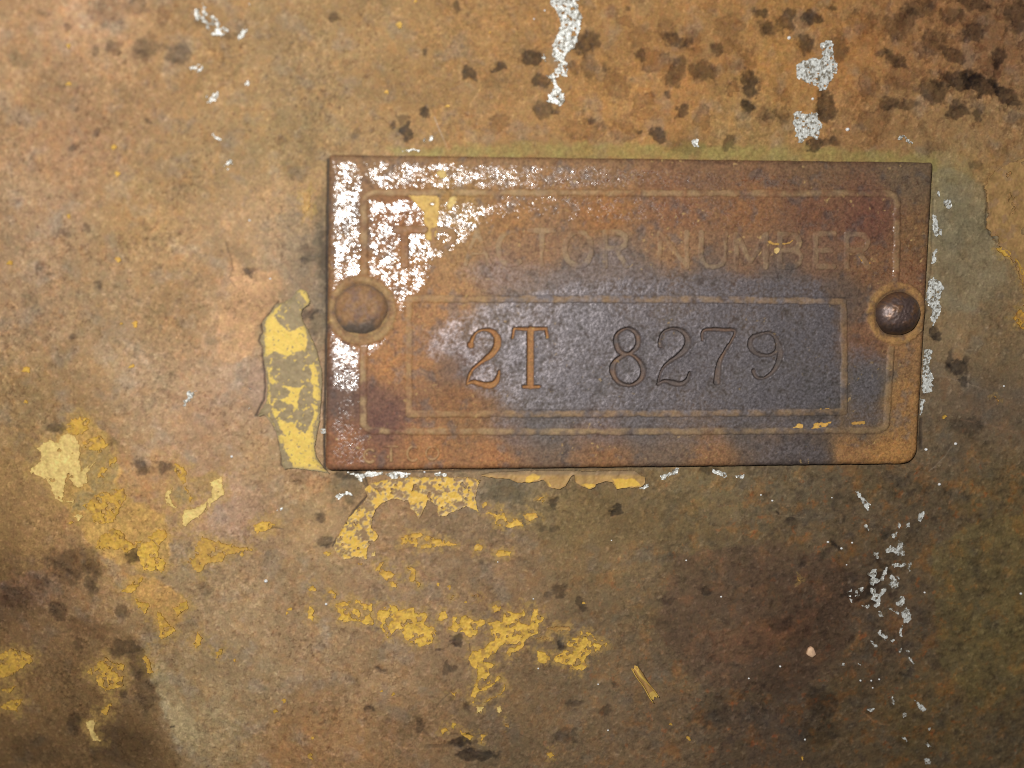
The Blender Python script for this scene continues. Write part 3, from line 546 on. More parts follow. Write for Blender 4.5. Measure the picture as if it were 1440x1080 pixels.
pit = -0.05 * cl_m
Xw, Yw = X + wx, Y + wy
def window(xa, xb, ya, yb):
    i0, i1 = np.searchsorted(ax, [xa, xb]); j0, j1 = np.searchsorted(ay, [ya, yb])
    return slice(max(j0 - 1, 0), j1 + 1), slice(max(i0 - 1, 0), i1 + 1)
for poly, k, rgb in GREYS:
    q = P(poly); c = albedo(poly[0], rgb); lo, hi = q.min(0) - 2, q.max(0) + 2
    s = window(lo[0], hi[0], lo[1], hi[1])
    m = sstep(0.35, -0.35, sdf_poly(Xw[s], Yw[s], q)) * k * np.clip(1 + 0.5 * n_mid[s], 0, 1.2)
    m = np.clip(m, 0, 1)
    cc = c * (col[s].mean(-1) / col[s].mean())[..., None]
    col[s] = mix(col[s], cc, m)
q = P(OLIVE); s = window(q[:, 0].min() - 1, q[:, 0].max() + 1, q[:, 1].min() - 1, q[:, 1].max() + 1)
m = sstep(0.7, -0.5, sdf_poly(Xw[s] * 1.0, Yw[s] + wy2[s] * 0.4, q)) * (0.55 + 0.3 * n_mid[s])
col[s] = mix(col[s], np.array([0.30, 0.25, 0.075]) * (1 + 0.3 * n_fine[s])[..., None], np.clip(m, 0, 1))
for poly, wear, c in FLAKES:
    q = P(poly); s = window(q[:, 0].min() - 2.2, q[:, 0].max() + 2.2, q[:, 1].min() - 2.2, q[:, 1].max() + 2.2)
    d = sdf_poly(X[s], Y[s], q)
    big = (1.6 if poly[0][0] < 420 else 0.9) * min(1.0, np.ptp(q, 0).max() / 2.2)
    m = sstep(big, -0.2, d + 1.1 * m1[s] + 0.7 * m3[s]) * 0.55 * min(1.0, np.ptp(q, 0).max() / 1.5)
    col[s] = mix(col[s], np.array([0.46, 0.285, 0.085]) * (1 + 0.3 * n_fine[s])[..., None], m)
SCRATCH = [([(1215,1002),(1226,1012),(1238,1018),(1250,1019)],.9,(0.42,0.22,0.10)),([(1318,653),(1330,640),(1338,628)],.6,(0.35,0.27,0.19)),([(1306,663),(1316,655)],.5,(0.4,0.32,0.24)),
 ([(1085,723),(1110,726),(1135,728)],.6,(0.36,0.25,0.15)),([(1000,700),(1012,712),(1030,708)],.8,(0.20,0.12,0.08)),([(1240,510),(1330,530),(1420,560)],.5,(0.30,0.22,0.15)),([(1350,590),(1400,600),(1440,612)],.8,(0.28,0.17,0.10)),([(610,165),(640,230),(650,300)],.4,(0.5,0.4,0.3))]
for pts, r, c in SCRATCH:
    q = P(pts); s = window(q[:, 0].min() - 1, q[:, 0].max() + 1, q[:, 1].min() - 1, q[:, 1].max() + 1)
    d = sdf_line(X[s] + 0.15 * wx[s], Y[s] + 0.15 * wy[s], q, r / PXMM)
    col[s] = mix(col[s], np.array(c), sstep(0.10, -0.05, d) * 0.7 * np.clip(0.7 + n_mid[s], 0, 1))
TINT = {'d': np.array([0.24, 0.25, 0.31]), 'm': np.array([0.56, 0.46, 0.44]), 'g': np.array([0.52, 0.58, 0.60]), 'o': np.array([1.12, 0.92, 0.80]), 'r': np.array([0.58, 0.50, 0.48]), 'w': np.array([1.15, 1.3, 1.6])}
for x, y, rx, ry, a, k, kind in SPOTS:
    p = P([(x, y)])[0]; r = max(rx, ry) / PXMM + 1.6
    s = window(p[0] - r, p[0] + r, p[1] - r, p[1] + r)
    a = math.radians(-a); dx = Xw[s] - p[0]; dy = Yw[s] - p[1]
    u = (dx * math.cos(a) + dy * math.sin(a)) / (rx / PXMM); v = (-dx * math.sin(a) + dy * math.cos(a)) / (ry / PXMM)
    d = np.hypot(u, v) + 0.24 * n_mid[s] + (0.26 * m1[s] + 0.16 * m3[s]) * min(1.0, 9.0 / min(rx, ry) + 0.35)
    k *= 0.78 if x < 320 else 1.0
    soft = (0.22 if x > 560 else 0.28) if min(rx, ry) > 6 else 0.4
    k = min(1.0, k * 1.2)
    m = sstep(1.0 + soft, 1.0 - soft, d) * k * (0.92 + 0.16 * n_fine[s] + 0.20 * m1[s])
    if kind == 'r':
        rim = np.exp(-((d - 0.94) / 0.11) ** 2) * k * 0.75
        col[s] = mix(col[s], col[s] * TINT['r'], np.clip(m * 0.9, 0, 1)); col[s] = mix(col[s], col[s] * TINT['d'], np.clip(rim * (0.6 + 0.6 * n_mid[s]), 0, 1))
        pit[s] -= 0.05 * m
    else:
        col[s] = mix(col[s], col[s] * TINT[kind], np.clip(m, 0, 1)); pit[s] -= (0.08 if kind == 'd' else 0.02) * m
for pts, r, k in CRACK_SHADE:
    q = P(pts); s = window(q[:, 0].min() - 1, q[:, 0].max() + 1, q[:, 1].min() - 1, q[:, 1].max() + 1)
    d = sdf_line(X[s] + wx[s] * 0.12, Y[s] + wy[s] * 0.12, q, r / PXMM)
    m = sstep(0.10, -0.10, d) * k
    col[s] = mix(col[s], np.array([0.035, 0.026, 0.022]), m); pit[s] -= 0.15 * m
PH = bend(X, Y) + 0.12 * fbm(X, Y, 16.0, 2, 91) + 0.028 * n_mid + 0.009 * ngm * n_fine + 0.014 * m1 + 0.006 * m3 + 0.004 * n_gran - 0.05 * dk + pit + 0.06 * fl - 0.05 * vein
def panel_h(x, y): return bilin(ax, ay, PH, x, y)
def panel_c(x, y): return bilin(ax, ay, col, x, y)

surf = np.empty(X.shape + (4,)); surf[..., 0] = 0.70 - 0.16 * dk; surf[..., 1] = 0.0; surf[..., 2] = 0.22; surf[..., 3] = 1.0
PLATE_PX = [(463, 217), (1313, 228), (1289, 652), (458, 661)]
under = sdf_poly(X, Y, P(PLATE_PX)) < -1.2       # nothing to see beneath the plate
idx = np.arange(X.size).reshape(X.shape)
cell = ~(under[:-1, :-1] & under[1:, :-1] & under[:-1, 1:] & under[1:, 1:])
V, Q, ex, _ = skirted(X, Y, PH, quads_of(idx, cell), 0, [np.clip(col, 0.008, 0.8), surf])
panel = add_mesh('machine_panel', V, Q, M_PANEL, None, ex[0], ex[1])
tag(panel, 'rusted brown steel machine panel with peeling yellow paint and white bare patches around the plate', 'panel')

# ------------------------------------------------------------------ flakes of old paint on the panel
specks = {'V': [], 'Q': [], 'c': [], 's': [], 'n': 0}
def stash(store, V, Q, c, s):
    store['V'].append(V); store['Q'].append(Q + store['n']); store['c'].append(c); store['s'].append(s); store['n'] += len(V)

def flake(name, poly, mat, colour_fn, base=0.10, wear=0.0, rag=0.10, lift=0.08, step=0.11, parent=panel, height=panel_h, small=specks, zoff=0.0, seed=0, min_cells=70, hole_size=1.1, spike=0.0):
    q = P(poly, zoff); lo, hi = q.min(0) - 0.6, q.max(0) + 0.6
    x = np.arange(lo[0], hi[0], step); y = np.arange(lo[1], hi[1], step)
    gx, gy = np.meshgrid(x, y)
    f = sdf_poly(gx + rag * fbm(gx, gy, 0.9, 3, 101 + seed), gy + rag * fbm(gx, gy, 0.9, 3, 111 + seed), q)
    f = f + 0.9 * rag * fbm(gx, gy, 0.45, 3, 115 + seed)
    if wear > 0:
        h = fbm(gx, gy, hole_size, 3, 121 + seed) + 0.25 * fbm(gx, gy, 0.35, 2, 131)
        thr = 0.72 - 0.85 * wear
        f = np.maximum(f, (h - thr) * 0.55)
    f = f - 0.0
    xs, ys, ix, cl = contour_cells(gx, gy, f, step)
    if not cl.any(): return
    edge = np.exp(np.minimum(f, 0) / 0.30)
    z = height(xs, ys) + base + lift * edge * (0.35 + 0.65 * np.clip(0.5 + fbm(xs, ys, 1.7, 2, 141), 0, 1)) + 0.018 * fbm(xs, ys, 0.5, 2, 151)
    if spike: z = z + spike * np.abs(fbm(xs, ys, 0.32, 2, 161))
    c, sf = colour_fn(xs, ys, f)
    lab = label_cells(cl)
    ids, cnt = np.unique(lab[lab > 0], return_counts=True)
    for i, n in zip(ids, cnt):
        V, Q, ex, wall = skirted(xs, ys, z, quads_of(ix, lab == i), base + lift + 0.06, [c, sf])
        if wall is not None: ex[0][wall] *= 0.7
        if n >= min_cells: add_mesh(name, V, Q, mat, parent, ex[0], ex[1])
        elif n >= 3: stash(small, V, Q, ex[0], ex[1])

def paint_colour(base_c, dirt=0.5, seed=0):
    bc = np.array(base_c)
    def fn(x, y, f):
        d = sstep(0.05, 0.55, fbm(x, y, 0.9, 4, 201 + seed, 0.6)) * dirt
        c = np.broadcast_to(bc, x.shape + (3,)) * (1 + 0.16 * fbm(x, y, 2.0, 3, 211) + 0.14 * fbm(x, y, 0.4, 2, 221))[..., None]
        c = mix(c, np.array([0.33, 0.19, 0.075]), d)
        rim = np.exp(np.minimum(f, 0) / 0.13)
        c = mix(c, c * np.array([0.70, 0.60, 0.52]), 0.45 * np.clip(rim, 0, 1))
        s = np.empty(x.shape + (4,)); s[..., 0] = 0.55 + 0.2 * d; s[..., 1] = 0; s[..., 2] = 0.28; s[..., 3] = 0.8
        return np.clip(c, 0.01, 0.8), s
    return fn

# the big flake left of the plate: a worn coat with the last yellow on it
yel = [P(p) for p in BIG_YELLOW]
def big_colour(x, y, f):
    d = np.full(x.shape, 1e9); xw = x + 0.16 * fbm(x, y, 0.7, 3, 231); yw = y + 0.16 * fbm(x, y, 0.7, 3, 232)
    for q in yel: d = np.minimum(d, sdf_poly(xw, yw, q))
    speck = sstep(0.50, 0.62, fbm(x, y, 0.55, 3, 233))
    m = sstep(0.05, -0.05, d) * (1 - 0.8 * speck)
    sp2 = sstep(0.48, 0.6, fbm(x, y, 0.6, 2, 236)) * 0.7
    g = np.broadcast_to(np.array([0.30, 0.225, 0.125]), x.shape + (3,)) * (1 + 0.22 * fbm(x, y, 0.9, 3, 234))[..., None]
    c = mix(g, np.array([0.74, 0.52, 0.12]) * (1 + 0.07 * fbm(x, y, 1.2, 2, 235))[..., None], np.maximum(m, sp2 * (d > 0) * (d < 1.0)))
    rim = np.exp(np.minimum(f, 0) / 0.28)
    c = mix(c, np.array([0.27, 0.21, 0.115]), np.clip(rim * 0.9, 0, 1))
    s = np.empty(x.shape + (4,)); s[..., 0] = 0.6; s[..., 1] = 0; s[..., 2] = 0.25; s[..., 3] = 0.8
    return c, s
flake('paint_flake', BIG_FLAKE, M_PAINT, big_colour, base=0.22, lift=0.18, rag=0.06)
def worm_colour(x, y, f):
    n = 0.8 * fbm(x, y, 1.8, 4, 241, 0.6) + 0.35 * fbm(x, y, 0.5, 2, 242)
    m = sstep(-0.06, 0.06, n); ridge = np.exp(-((n + 0.02) / 0.10) ** 2)
    c = mix(np.broadcast_to(np.array([0.30, 0.19, 0.10]), x.shape + (3,)), np.array(Y_), m)
    c = mix(c, np.array([0.72, 0.54, 0.24]), 0.55 * ridge)
    rim = np.exp(np.minimum(f, 0) / 0.12); c = mix(c, np.array([0.62, 0.40, 0.13]), 0.5 * np.clip(rim, 0, 1))
    s = np.empty(x.shape + (4,)); s[..., 0] = 0.5; s[..., 1] = 0; s[..., 2] = 0.3; s[..., 3] = 0.8
    return c, s
flake('paint_flake', A2, M_PAINT, worm_colour, base=0.16, lift=0.14, rag=0.10, wear=0.12)
yb = [P(T(*F8, p)) for p in ([(620,330),(760,310),(770,350),(710,370)],[(960,260),(1210,260),(1290,340),(1100,355),(1020,375)],[(0,250),(60,200),(160,230),(120,280),(0,300)],[(240,280),(270,340),(250,350)])]
def band_colour(x, y, f):
    d = np.full(x.shape, 1e9); xw = x + 0.14 * fbm(x, y, 0.7, 3, 251); yw = y + 0.14 * fbm(x, y, 0.7, 3, 252)
    for q in yb: d = np.minimum(d, sdf_poly(xw, yw, q))
    m = sstep(0.08, -0.08, d)
    g = np.broadcast_to(np.array([0.42, 0.255, 0.095]), x.shape + (3,)) * (1 + 0.3 * fbm(x, y, 1.3, 3, 253))[..., None]
    c = mix(g, np.array(Y_), m)
    top = sstep(0.55, 1.2, y - P([(740, 676)])[0, 1]) * 0.55
    c = mix(c, np.array([0.26, 0.20, 0.15]), top)
    s = np.empty(x.shape + (4,)); s[..., 0] = 0.6; s[..., 1] = 0; s[..., 2] = 0.25; s[..., 3] = 0.8
    return c, s
flake('paint_flake', BAND, M_PAINT, band_colour, base=0.30, lift=0.20, rag=0.05)
OCHRE = [(1384,262),(1389,290),(1386,315),(1393,331),(1402,345),(1412,352),(1427,372),(1437,402),(1442,440),(1490,460),(1560,420),(1560,200),(1440,222),(1400,240)]
def ochre_colour(x, y, f):
    c = np.broadcast_to(np.array([0.42, 0.25, 0.10]), x.shape + (3,)) * (1 + 0.3 * fbm(x, y, 2.0, 4, 261) + 0.12 * fbm(x, y, 0.5, 2, 262))[..., None]
    c = mix(c, np.array([0.34, 0.21, 0.12]), 0.6 * sstep(0.1, 0.6, fbm(x, y, 1.6, 3, 263)))
    s = np.empty(x.shape + (4,)); s[..., 0] = 0.65; s[..., 1] = 0; s[..., 2] = 0.2; s[..., 3] = 0.9
    return c, s
flake('paint_flake', OCHRE, M_PAINT, ochre_colour, base=0.10, lift=0.08, rag=0.16, wear=0.22, hole_size=3.0)
for k, (poly, wear, c) in enumerate(FLAKES):
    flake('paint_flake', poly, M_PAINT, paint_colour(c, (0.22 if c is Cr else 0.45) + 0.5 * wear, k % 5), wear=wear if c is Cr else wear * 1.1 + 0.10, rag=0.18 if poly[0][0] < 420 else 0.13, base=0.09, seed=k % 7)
for k, (x, y, r) in enumerate(SPECKS_Y):
    n = 7; ph = k * 1.3
    poly = [(x + r * (0.7 + 0.35 * math.sin(3 * a + ph)) * math.cos(a), y + r * (0.7 + 0.3 * math.cos(2 * a + ph)) * math.sin(a)) for a in [i * 2 * math.pi / n for i in range(n)]]
    flake('paint_flake', poly, M_PAINT, paint_colour(Yd, 0.3, k % 5), base=0.07, lift=0.05, rag=0.08, min_cells=55)

# ------------------------------------------------------------------ white chips: bare zinc showing through, rough and glinting
whites = {'V': [], 'Q': [], 'c': [], 's': [], 'n': 0}
def white_colour(x, y, f):
    n = fbm(x, y, 0.5, 3, 301, 0.6) + 0.5 * fbm(x * 1.3, y * 0.8, 0.2, 2, 302) + 0.4 * fbm(x, y, 1.8, 2, 303)
    m = sstep(-0.55, 0.15, n)
    c = mix(np.broadcast_to(np.array([0.22, 0.185, 0.135]), x.shape + (3,)), np.array([0.80, 0.81, 0.78]), m)
    e = flash_rel(x, y)
    s = np.empty(x.shape + (4,)); s[..., 0] = 0.35; s[..., 1] = 0.15; s[..., 2] = 0.6; s[..., 3] = 1.0
    return c, s
for k, poly in enumerate(WHITES):
    xm = sum(p[0] for p in poly) / len(poly)
    flake('bare_metal_patch', poly, M_WHITE, white_colour, base=0.05, lift=0.03, rag=0.16, wear=0.85 if xm < 400 else 0.34, hole_size=0.7 if xm < 900 else 0.5, seed=k % 7, small=whites, spike=0.10, min_cells=60)

for st, nm, mt in ((specks, 'paint_specks', M_PAINT), (whites, 'bare_metal_specks', M_WHITE)):
    if st['n']:
        o = add_mesh(nm, np.concatenate(st['V']), np.concatenate(st['Q']), mt, panel, np.concatenate(st['c']), np.concatenate(st['s']))
        o['kind'] = 'stuff'

# bright grains of dust stuck to the steel
DV, DF, nb = [], [], 0
for x, y, r in DUST:
    p = P([(x, y)])[0]; z = panel_h(p[:1], p[1:])[0]; r = r / PXMM * 0.85
    ring = [(p[0] + r * sc * math.cos(a), p[1] + r * sc * math.sin(a) * 0.9, z + h) for sc, h in ((1.0, -0.05), (0.85, r * 0.5), (0.45, r * 0.85), (0.02, r)) for a in [i * math.pi / 4 for i in range(8)]]
    DV += ring
    for k in range(3):
        for i in range(8): DF.append((nb + 8*k + i, nb + 8*k + (i+1) % 8, nb + 8*k + 8 + (i+1) % 8, nb + 8*k + 8 + i))
    nb += 32
DV = np.array(DV)
dust = add_mesh('dust_grains', DV, np.array(DF), M_WHITE, panel, np.full((len(DV), 3), 0.80), np.tile([0.25, 0.0, 0.8, 0.3], (len(DV), 1)))
dust['kind'] = 'stuff'

# ------------------------------------------------------------------ loose bits lying on the panel
def paint_curl():
    a = P([(892, 938)])[0]; b = P([(921, 981)])[0]
    d = _unit(b - a); n = np.array([-d[1], d[0]]); L = np.linalg.norm(b - a)
    nu, nv = 40, 22
    V, cc = [], []
    for i in range(nu):
        t = i / (nu - 1)
        rad = 0.60 * (0.9 + 0.25 * t + 0.10 * math.sin(9 * t))
        for j in range(nv):
            th = math.radians(-215 + 330 * j / (nv - 1) * (0.78 + 0.18 * math.sin(4 * t + 1)))
            rr = rad * (1 - 0.16 * j / nv)
            c = a + d * (L * t + 0.18 * math.sin(j * 1.1 + 3 * t) * (t < .03 or t > .97))
            o = n * (rr * math.cos(th))
            z = rr * math.sin(th) + rad * 0.95
            V.append((c[0] + o[0], c[1] + o[1], z))
            e = min(j, nv - 1 - j, i, nu - 1 - i)
            k = 0.25 + 0.75 * (0.5 + 0.5 * math.sin(j * 1.7 + t * 21) * math.sin(t * 13 + j))
            y = np.array([0.66, 0.42, 0.10]) if e < 3 else np.array([0.46, 0.27, 0.085]) * (0.45 + 0.55 * k) + np.array([0.05, 0.03, 0.02])
            if t > 0.82: y = 0.4 * y + 0.6 * np.array([0.72, 0.49, 0.12])
            cc.append(y)
    V = np.array(V); V[:, 2] += panel_h(V[:, 0], V[:, 1])
    F = [(i*nv+j, i*nv+j+1, (i+1)*nv+j+1, (i+1)*nv+j) for i in range(nu-1) for j in range(nv-1)]
    o = add_mesh('paint_curl', V, np.array(F), M_PAINT, None, np.array(cc), np.tile([0.45, 0, 0.4, 0.8], (len(V), 1)))
    so = o.modifiers.new('thickness', 'SOLIDIFY'); so.thickness = 0.00008
    tag(o, 'curled sliver of yellow paint lying below the number plate', 'paint curl')
paint_curl()
def paint_chip():
    poly = P(T(1080,810,4,[(213,435),(225,405),(240,395),(255,402),(270,440),(245,458),(225,448)])); c = poly.mean(0)
    V, F, cc = [], [], []
    lv = [(1.02, -0.05), (1.0, 0.16), (0.86, 0.30), (0.45, 0.36), (0.02, 0.38)]
    n = len(poly)
    for s_, z in lv:
        for p in poly:
            q = c + (p - c) * s_; V.append((q[0], q[1], z + 0.04 * math.sin(q[0] * 9))); cc.append((0.80, 0.52, 0.34) if z > 0.2 else (0.55, 0.33, 0.2))
    for k in range(len(lv) - 1):
        for i in range(n): F.append((k*n+i, (k+1)*n+i, (k+1)*n+(i+1) % n, k*n+(i+1) % n))
    V = np.array(V); V[:, 2] += panel_h(V[:, 0], V[:, 1])
    o = add_mesh('paint_chip', V, np.array(F), M_PAINT, None, np.array(cc), np.tile([0.5, 0, 0.3, 0.6], (len(V), 1)))
    tag(o, 'small pale orange chip lying on the dark lower right of the panel', 'chip')
paint_chip()

# ------------------------------------------------------------------ the number plate
ZP = 1.1                                        # height of the plate's face above the panel
root = bpy.data.objects.new('number_plate', None); C.objects.link(root)
root.empty_display_size = 0.01
tag(root, 'rusted rectangular steel number plate stamped 2T 8279, held by two rivets', 'plate')
def PP(pts): return P(pts, ZP)
PLATE_COL = [
 ((480,300),(140,106,78)),((485,560),(112,86,76)),((485,620),(146,96,64)),((540,230),(152,116,82)),((700,238),(146,108,76)),((850,240),(134,98,70)),((1000,245),(118,84,62)),((1150,240),(106,78,58)),
 ((1280,250),(96,76,60)),((1290,330),(108,78,52)),((1285,390),(118,82,56)),((560,300),(150,100,62)),((640,295),(166,126,70)),((720,300),(152,106,64)),((850,300),(148,98,56)),((950,295),(128,86,60)),
 ((1050,300),(128,86,56)),((1150,300),(106,70,52)),((1225,310),(98,62,50)),((640,350),(160,120,76)),((640,390),(166,122,78)),((700,380),(146,112,90)),((760,350),(146,108,78)),((860,360),(122,100,88)),
 ((950,350),(142,104,72)),((1050,360),(120,90,70)),((1150,360),(112,82,64)),((1220,370),(116,82,56)),((570,400),(160,112,68)),((620,430),(168,120,76)),((720,440),(124,104,92)),((800,400),(120,100,90)),
 ((900,400),(112,94,86)),((1000,400),(100,84,78)),((1100,400),(92,78,72)),((1180,420),(90,74,66)),((640,520),(122,94,80)),((640,560),(142,98,62)),((740,500),(112,100,100)),((820,450),(108,98,98)),
 ((820,550),(104,94,94)),((900,500),(100,90,90)),((1000,500),(96,86,86)),((1080,540),(88,80,78)),((1130,480),(84,74,72)),((1150,560),(74,68,68)),((545,520),(174,120,70)),((535,585),(116,80,70)),
 ((545,470),(170,120,76)),((525,560),(120,84,70)),((650,595),(142,102,66)),((760,592),(100,90,86)),((900,592),(94,84,82)),((1050,590),(86,76,72)),((1220,480),(112,78,56)),((1220,540),(80,74,74)),
 ((1215,590),(94,76,60)),((600,630),(162,110,66)),((700,638),(168,112,66)),((720,618),(118,94,82)),((850,615),(114,90,80)),((850,640),(140,98,62)),((950,620),(110,90,76)),((1000,640),(132,94,62)),
 ((1080,620),(96,80,72)),((1110,640),(78,68,66)),((1150,645),(76,66,64)),((1190,640),(138,98,58)),((1250,640),(150,106,56)),((1270,560),(136,98,56)),((1275,480),(132,96,60)),((600,500),(160,112,70))]
PLATE_COL = [((x, y), tuple(v * k for v, k in zip(c, (1.08, 1.10, 1.04) if y < 340 and x > 640 else (1.03, 1.03, 1.0)))) for (x, y), c in PLATE_COL]
pc = PP([(463,217),(1313,228),(1289.5,652),(458,661)])
def rounded(poly, radii, n=7):
    out = []
    for i, r in enumerate(radii):
        p0, p, p1 = poly[i-1], poly[i], poly[(i+1) % len(poly)]
        a = _unit(p0 - p); b = _unit(p1 - p)
        for k in range(n):
            t = k / (n - 1)
            out.append(((1-t)**2) * (p + a*r) + 2*t*(1-t) * p + t*t * (p + b*r))
    return np.array(out)
plate_poly = rounded(pc, [0.4, 0.5, 2.4, 0.9])
ps = 0.115
px_ = np.arange(pc[:, 0].min() - 0.5, pc[:, 0].max() + 0.5, ps); py_ = np.arange(pc[:, 1].min() - 0.5, pc[:, 1].max() + 0.5, ps)
GX, GY = np.meshgrid(px_, py_)
pf = sdf_poly(GX + 0.05 * fbm(GX, GY, 2.6, 4, 401), GY + 0.05 * fbm(GX, GY, 2.6, 4, 402), plate_poly)
nA = fbm(GX, GY, 6.0, 4, 411); nB = fbm(GX, GY, 1.8, 3, 421); nC = fbm(GX, GY, 0.45, 3, 431); nD = fbm(GX, GY, 0.24, 2, 441)
# wire-brush streaks running down to the right
ca, sa = math.cos(math.radians(-38)), math.sin(math.radians(-38))
SU = GX * ca + GY * sa; SV = -GX * sa + GY * ca
streak = fbm(SU * 0.36, SV, 0.26, 3, 451)
pcol = control_field(GX, GY, PLATE_COL, 1.6, ZP)
pcol = mix(pcol, pcol.mean(-1, keepdims=True), np.full(GX.shape, 0.10))
pl = pcol.mean(-1, keepdims=True)
pcol = mix(pcol, pl * np.array([1.5, 0.9, 0.44]), 0.10 * sstep(0.05, 0.7, nA * 0.5 + nB * 0.7))
pcol = mix(pcol, pl * np.array([0.98, 0.96, 1.0]), 0.35 * sstep(0.1, 0.7, -nA * 0.5 - nB * 0.7))
nE = fbm(GX, GY, 1.0, 4, 435, 0.62)
pcol = mix(pcol, pcol * np.array([1.18, 1.08, 0.95]), 0.6 * sstep(0.12, 0.6, nE)); pcol = mix(pcol, pcol * np.array([0.62, 0.56, 0.58]), 0.65 * sstep(0.15, 0.6, -nE))
pcol *= (1 + 0.14 * nB + 0.26 * nC + 0.20 * nD)[..., None]

# clean blue-black steel in the middle and along the lower frame
STEEL = [([(600,470),(640,440),(690,425),(800,395),(900,385),(1040,385),(1150,395),(1180,440),(1180,560),(1120,580),(1000,585),(850,580),(720,578),(660,540),(640,500),(600,500)],1.0),
         ([(640,378),(700,365),(800,378),(870,330),(900,372),(1000,385),(1100,380),(1180,400),(1100,414),(700,414)],.42),
         ([(690,588),(800,586),(1000,588),(1180,592),(1180,602),(900,600),(690,598)],.9),([(1196,480),(1240,500),(1238,590),(1200,596),(1196,540)],.7),([(690,612),(900,612),(1050,616),(1150,622),(1170,648),(1080,648),(1060,626),(900,622),(760,622)],.42)]
steel = np.zeros_like(GX)
GXw = GX + 1.3 * fbm(GX, GY, 3.2, 5, 461, 0.6) + 0.25 * nC; GYw = GY + 1.0 * fbm(GX, GY, 3.2, 5, 471, 0.6) + 0.25 * nD
for poly, k in STEEL:
    steel = np.maximum(steel, k * sstep(1.1, -1.4, sdf_poly(GXw, GYw, PP(poly))))
steel *= np.clip(0.70 + 0.50 * nB + 0.50 * nC + 0.35 * nA + 0.45 * nE, 0, 1)
# shiny scraped rust near the upper left, dull elsewhere
GLOSS = [([(469,226),(506,227),(507,300),(506,380),(500,402),(476,404),(468,410)],.66),
         ([(512,226),(560,228),(600,229),(600,262),(540,262),(516,250)],.62),([(600,229),(820,234),(930,238),(930,258),(700,262),(600,262)],.64),([(930,240),(1290,244),(1295,264),(930,262)],.52),
         ([(519,283),(592,281),(592,297),(522,301)],.82),([(519,298),(532,300),(531,395),(519,386)],.66),([(525,384),(600,374),(598,398),(566,436),(546,404)],.66),([(531,298),(604,298),(604,376),(531,388)],.56),([(574,330),(598,328),(598,360),(576,362)],.86),([(600,282),(690,284),(760,290),(690,300),(655,340),(618,362),(600,370)],.62),([(700,262),(1000,270),(1200,285),(1200,330),(900,310),(700,300)],.30),
         ([(464,462),(476,476),(506,486),(504,548),(470,548),(466,500)],1.0),([(500,478),(532,462),(545,470),(528,495),(508,500)],.95),([(470,590),(512,600),(520,650),(474,654)],.55),([(474,560),(500,558),(500,590),(474,592)],.4),
         ([(1265,330),(1300,350),(1298,420),(1280,400)],.55),([(1200,300),(1300,290),(1300,400),(1190,400)],.42),([(1200,602),(1270,606),(1282,628),(1190,620)],.35)]
gloss = np.zeros_like(GX)
GXg = GX + 0.35 * nC + 0.3 * nB; GYg = GY + 0.35 * nD + 0.3 * fbm(GX, GY, 1.8, 3, 481)
for poly, k in GLOSS:
    gloss = np.maximum(gloss, k * sstep(0.35, -0.45, sdf_poly(GXg, GYg, PP(poly))))
gloss = sstep(-0.08, 0.10, gloss - 0.80 + 0.45 * fbm(GX, GY, 1.4, 3, 491) + 0.70 * streak + 0.50 * nD) * (gloss > 0.02)
pcol = mix(pcol, np.array([0.088, 0.081, 0.090]) * (1 + 0.35 * nE + 0.25 * nC + 0.2 * nD)[..., None], steel * 0.62)
pcol = mix(pcol, pcol * np.array([0.90, 0.66, 0.48]), 0.6 * gloss)

